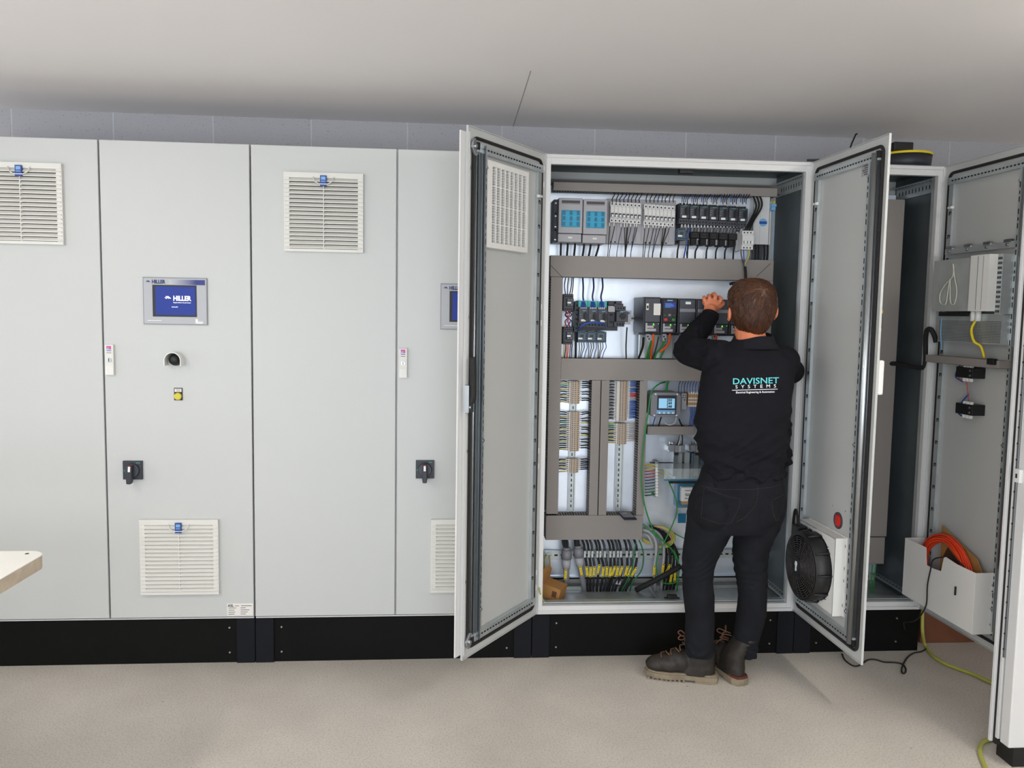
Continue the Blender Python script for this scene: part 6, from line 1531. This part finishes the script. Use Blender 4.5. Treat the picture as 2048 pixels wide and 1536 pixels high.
# collar
b = MB()
c1 = Vector((neck0.x+.004, YT+.052, P(1503, 692, YT).z))
NB = 36
rings_ = []
for (dz, ro, ri, tilt) in ((-.012, .108, .09, 0), (.008, .090, .078, 0), (.026, .0800, .070, .006), (.036, .0765, .069, .010)):
    rings_.append((dz, ro, ri, tilt))
bb = len(b.v); prof = [(dz, ro) for (dz, ro, ri, t_) in rings_] + [(dz, ri) for (dz, ro, ri, t_) in reversed(rings_)]
for (dz, rr_c) in prof:
    for j in range(NB):
        th = 2*PI*j/NB; x_ = math.cos(th); y_ = math.sin(th)
        lift = .010*x_ + .004*math.sin(3*th) + (.012*max(0, y_))
        b.v.append((c1.x+rr_c*1.05*x_, c1.y+rr_c*.92*y_, c1.z+dz+lift*(dz+.012)/.05))
for i in range(len(prof)):
    i2 = (i+1) % len(prof)
    for j in range(NB):
        j2 = (j+1) % NB; b.face([bb+i*NB+j, bb+i*NB+j2, bb+i2*NB+j2, bb+i2*NB+j], 'sweat_collar', True)
q = b.build('collar', sweat, off=ORG)
# knitted cuff on the raised arm
b = MB(); limb([wrL, cuffL], [.0405, .038], 'sweat_collar'); b.build('cuff', sweat, off=ORG)
# lettering printed on the back, laid onto the cloth
def print_on(bv, s, x0, x1, yt, yb, slope, m_, parent, bold=0.0, name='lettering', shear=0):
    c = bpy.data.curves.new(name, 'FONT'); c.body = s; c.size = 1; c.offset = bold; c.shear = shear; c.resolution_u = 3
    t = bpy.data.objects.new(name, c); COL.objects.link(t)
    dg = bpy.context.evaluated_depsgraph_get(); me = bpy.data.meshes.new_from_object(t.evaluated_get(dg))
    bpy.data.objects.remove(t); bpy.data.curves.remove(c)
    bm = bmesh.new(); bm.from_mesh(me); bmesh.ops.triangulate(bm, faces=bm.faces); bmesh.ops.subdivide_edges(bm, edges=bm.edges, cuts=1); bm.to_mesh(me); bm.free()
    xs = [v.co.x for v in me.vertices]; ys = [v.co.y for v in me.vertices]; mx, Mx, my, My = min(xs), max(xs), 0 if not any(ch in s for ch in 'gpy') else 0, max(ys)
    for v in me.vertices:
        u_ = (v.co.x-mx)/(Mx-mx); w_ = (v.co.y-my)/(My-my)
        h_ = hit(bv, x0+u_*(x1-x0), yb+(yt-yb)*w_+slope*u_, .003)
        if h_: v.co = h_-ORG
    me.materials.clear(); me.materials.append(M[m_])
    o = bpy.data.objects.new(name, me); COL.objects.link(o); o.parent = parent
    return o
print_on(bvs, 'DAVISNET', 1466, 1558, 756.5, 768.5, -2.2, 'logo_cyan', sweat, .012)['label'] = 'turquoise printed word'
print_on(bvs, 'S  Y  S  T  E  M  S', 1471, 1552, 770.5, 777, -2.0, 'text_white', sweat, -.006)['label'] = 'white printed word'
print_on(bvs, 'Electrical Engineering & Automation', 1472, 1549, 782.8, 786.8, -1.6, 'text_white', sweat, .004)['label'] = 'small white printed line'
b = MB(); b.tube([hit(bvs, 1464+91*k/12, 780.6-2.4*k/12, .002)-ORG for k in range(13)], .0011, 'text_white', 5); b.build('printed_rule', sweat)
# jeans --------------------------------------------------------------------------------
def fold_jeans(c_, n_):
    d_ = .003*ndisp(c_, (12, 12, 12), 3)
    zc_ = [(.13, .06, .0045), (.50, .10, .0035), (.78, .07, .0022)]
    for (z0_, wd, am) in zc_:
        g_ = math.exp(-((c_.z-z0_)/wd)**2)
        d_ += g_*am*math.sin((c_.z+.09*ndisp(c_, (8, 8, 9), 6)+.25*abs(c_.x-.78))*150)*(.55+.6*ndisp(c_, (14, 14, 7), 9))
    return d_
b = MB(); K = 'jeans'
b.loft(hips, K, 36, 2.2); b.loft(legL, K, 28); b.loft(legR, K, 28)
gl = P(1425, 1020, YT-.06); gr = P(1520, 1018, YT-.06)
b.ell(gl+Vector((0, -.002, 0)), (.085, .078, .085), K); b.ell(gr+Vector((0, -.002, 0)), (.085, .078, .085), K)
jeans, bvj = solid(b, 'jeans', .0055, person, 5, disp=fold_jeans, off=ORG)
def stitch(name, pxs, m_='stitch', r=.0009, par=jeans, bv=bvj):
    pts = []
    for i in range(len(pxs)-1):
        for k in range(8):
            t_ = k/8; h_ = hit(bv, pxs[i][0]*(1-t_)+pxs[i+1][0]*t_, pxs[i][1]*(1-t_)+pxs[i+1][1]*t_, .0008)
            if h_: pts.append(h_-ORG)
    if len(pts) > 2: bb_ = MB(); bb_.tube(pts, r, m_, 5); return bb_.build(name, par)
stitch('pocket_seam', [(1409, 973), (1430, 984), (1455, 993), (1481, 998), (1478, 1015), (1462, 1046), (1440, 1048), (1402, 1035), (1405, 1000), (1409, 973)])
stitch('pocket_seam', [(1543, 1000), (1556, 996), (1569, 988)])
stitch('pocket_seam', [(1543, 1000), (1546, 1025), (1552, 1042), (1562, 1036)])
stitch('centre_seam', [(1515, 957), (1516, 985), (1512, 1010), (1490, 1035), (1470, 1046)])
stitch('waistband_seam', [(1402, 972), (1440, 979), (1500, 979), (1540, 975), (1566, 968)])
b = MB(); 
for (px_, py_) in ((1514, 955), (1432, 962)):
    h0, h1_ = hit(bvj, px_, py_-6, .002), hit(bvj, px_, py_+12, .002)
    if h0 and h1_: b.tube([h0-ORG, (h0+h1_)/2-ORG+Vector((0, -.003, 0)), h1_-ORG], .0045, 'jeans', 6, flat=.5)
b.build('belt_loops', jeans)
# boots ---------------------------------------------------------------------------------
def boot(name, h_, t_, shaft_top, lab, left):
    d_ = (t_-h_).normalized(); L_ = (t_-h_).length; ang = math.atan2(d_.y, d_.x)
    Mx = Matrix.Translation(Vector((h_.x, h_.y, 0))) @ Matrix.Rotation(ang, 4, 'Z')
    tl = Mx.inverted() @ shaft_top
    bb_ = MB(); k = 'boot'
    bb_.ell((.235, 0, .055), (.058, .047, .036), k, 22, 14); bb_.ell((.20, 0, .062), (.07, .050, .042), k, 22, 14); bb_.ell((.15, 0, .075), (.06, .046, .052), k, 22, 14); bb_.ell((.06, 0, .058), (.055, .042, .045), k, 22, 14)
    bb_.loft([(.085, 0, .03, .085, .042), (.075, 0, .07, .070, .042), (.066, 0, .11, .060, .042), ((.066+tl.x)/2, tl.y/2, .15, .056, .044), (tl.x, tl.y, .19, .055, .046), (tl.x, tl.y, .205, .050, .042)], k, 26)
    up, bvu = solid(bb_, name, .004, None, 6, disp=lambda c_, n_: .0016*ndisp(c_, (40, 40, 40), 2))
    up.parent = person; up.matrix_local = Matrix.Translation(-ORG) @ Mx; up['label'] = lab
    s_ = MB(); out = []
    for (x_, y_) in ((-.012, .0), (-.006, .028), (.02, .040), (.08, .038), (.13, .040), (.19, .053), (.25, .050), (.285, .030), (.298, 0), (.285, -.032), (.25, -.048), (.19, -.052), (.13, -.036), (.08, -.036), (.02, -.040), (-.006, -.028)): out.append((x_, y_))
    s_.prism(out, 'z', .010, .030, 'sole'); s_.prism([(x_*.97+.003, y_*.94) for (x_, y_) in out], 'z', .030, .038, 'sole_red' if not left else 'sole')
    hx = [p_ for p_ in out if p_[0] < .10]; s_.prism([(-.010, 0), (-.004, .027), (.02, .038), (.085, .036), (.085, -.034), (.02, -.038), (-.004, -.027)], 'z', 0, .012, 'sole')
    for i in range(9):
        x_ = .125+i*.018; s_.box(x_, x_+.010, -.044, .044, .0, .012, 'sole')
    so = s_.build('sole', up, bevel=.002)
    lc = MB()
    zz = [(.225, .099), (.205, .108), (.185, .117), (.165, .126), (.148, .138), (.136, .152), (.128, .166), (.124, .180)]
    for i, (x_, z_) in enumerate(zz):
        sgn = 1 if i % 2 else -1; lc.tube(smooth_path([(x_, -.026*sgn, z_-.006), (x_+.003, 0, z_+.004), (x_-.012, .026*sgn, z_)], 4), .0028, 'lace', 6)
    lc.tube(smooth_path([(.124, .0, .186), (.150, .015, .190), (.158, .02, .178), (.140, .01, .172), (.128, 0, .182)], 5), .0026, 'lace', 6); lc.tube(smooth_path([(.124, 0, .186), (.148, -.018, .200), (.160, -.022, .188), (.135, -.01, .176)], 5), .0026, 'lace', 6)
    lc.build('laces', up)
    tg = MB(); yy_ = .047 if left else 0
    if left: tg.box(tl.x-.012, tl.x+.014, tl.y+.040, tl.y+.0475, .163, .170, 'orange'); q_ = tg.build('side_tag', up, bevel=.001); q_['label'] = 'small orange tag'
    return up
boot('boot', bh, bt, Vector((legL[1][0], legL[1][1], .19)), 'brown work boot pointing to the left', True)
boot('boot', rh, rt, Vector((legR[2][0], legR[2][1], .19)), 'dark work boot seen from the heel', False)
# ------------------------------------------------------------------ labels of repeats: say which one, by its order
ORD = ['first','second','third','fourth','fifth','sixth','seventh','eighth','ninth','tenth','eleventh','twelfth','thirteenth','fourteenth','fifteenth','sixteenth','seventeenth','eighteenth','nineteenth','twentieth','twenty-first','twenty-second','twenty-third','twenty-fourth','twenty-fifth','twenty-sixth','twenty-seventh','twenty-eighth','twenty-ninth','thirtieth']
byl = {}
for o in bpy.data.objects:
    if o.parent is None and o.get('label') and o.get('category'): byl.setdefault(o['label'], []).append(o)
for lb, os_ in byl.items():
    if len(os_) < 2: continue
    xs = [o.location.x for o in os_]; zs = [o.location.z for o in os_]
    vert = max(zs)-min(zs) > max(xs)-min(xs)
    os_.sort(key=lambda o: -o.location.z if vert else o.location.x)
    for k, o in enumerate(os_): o['label'] = '%s, %s from %s' % (lb, ORD[k], 'top' if vert else 'left')
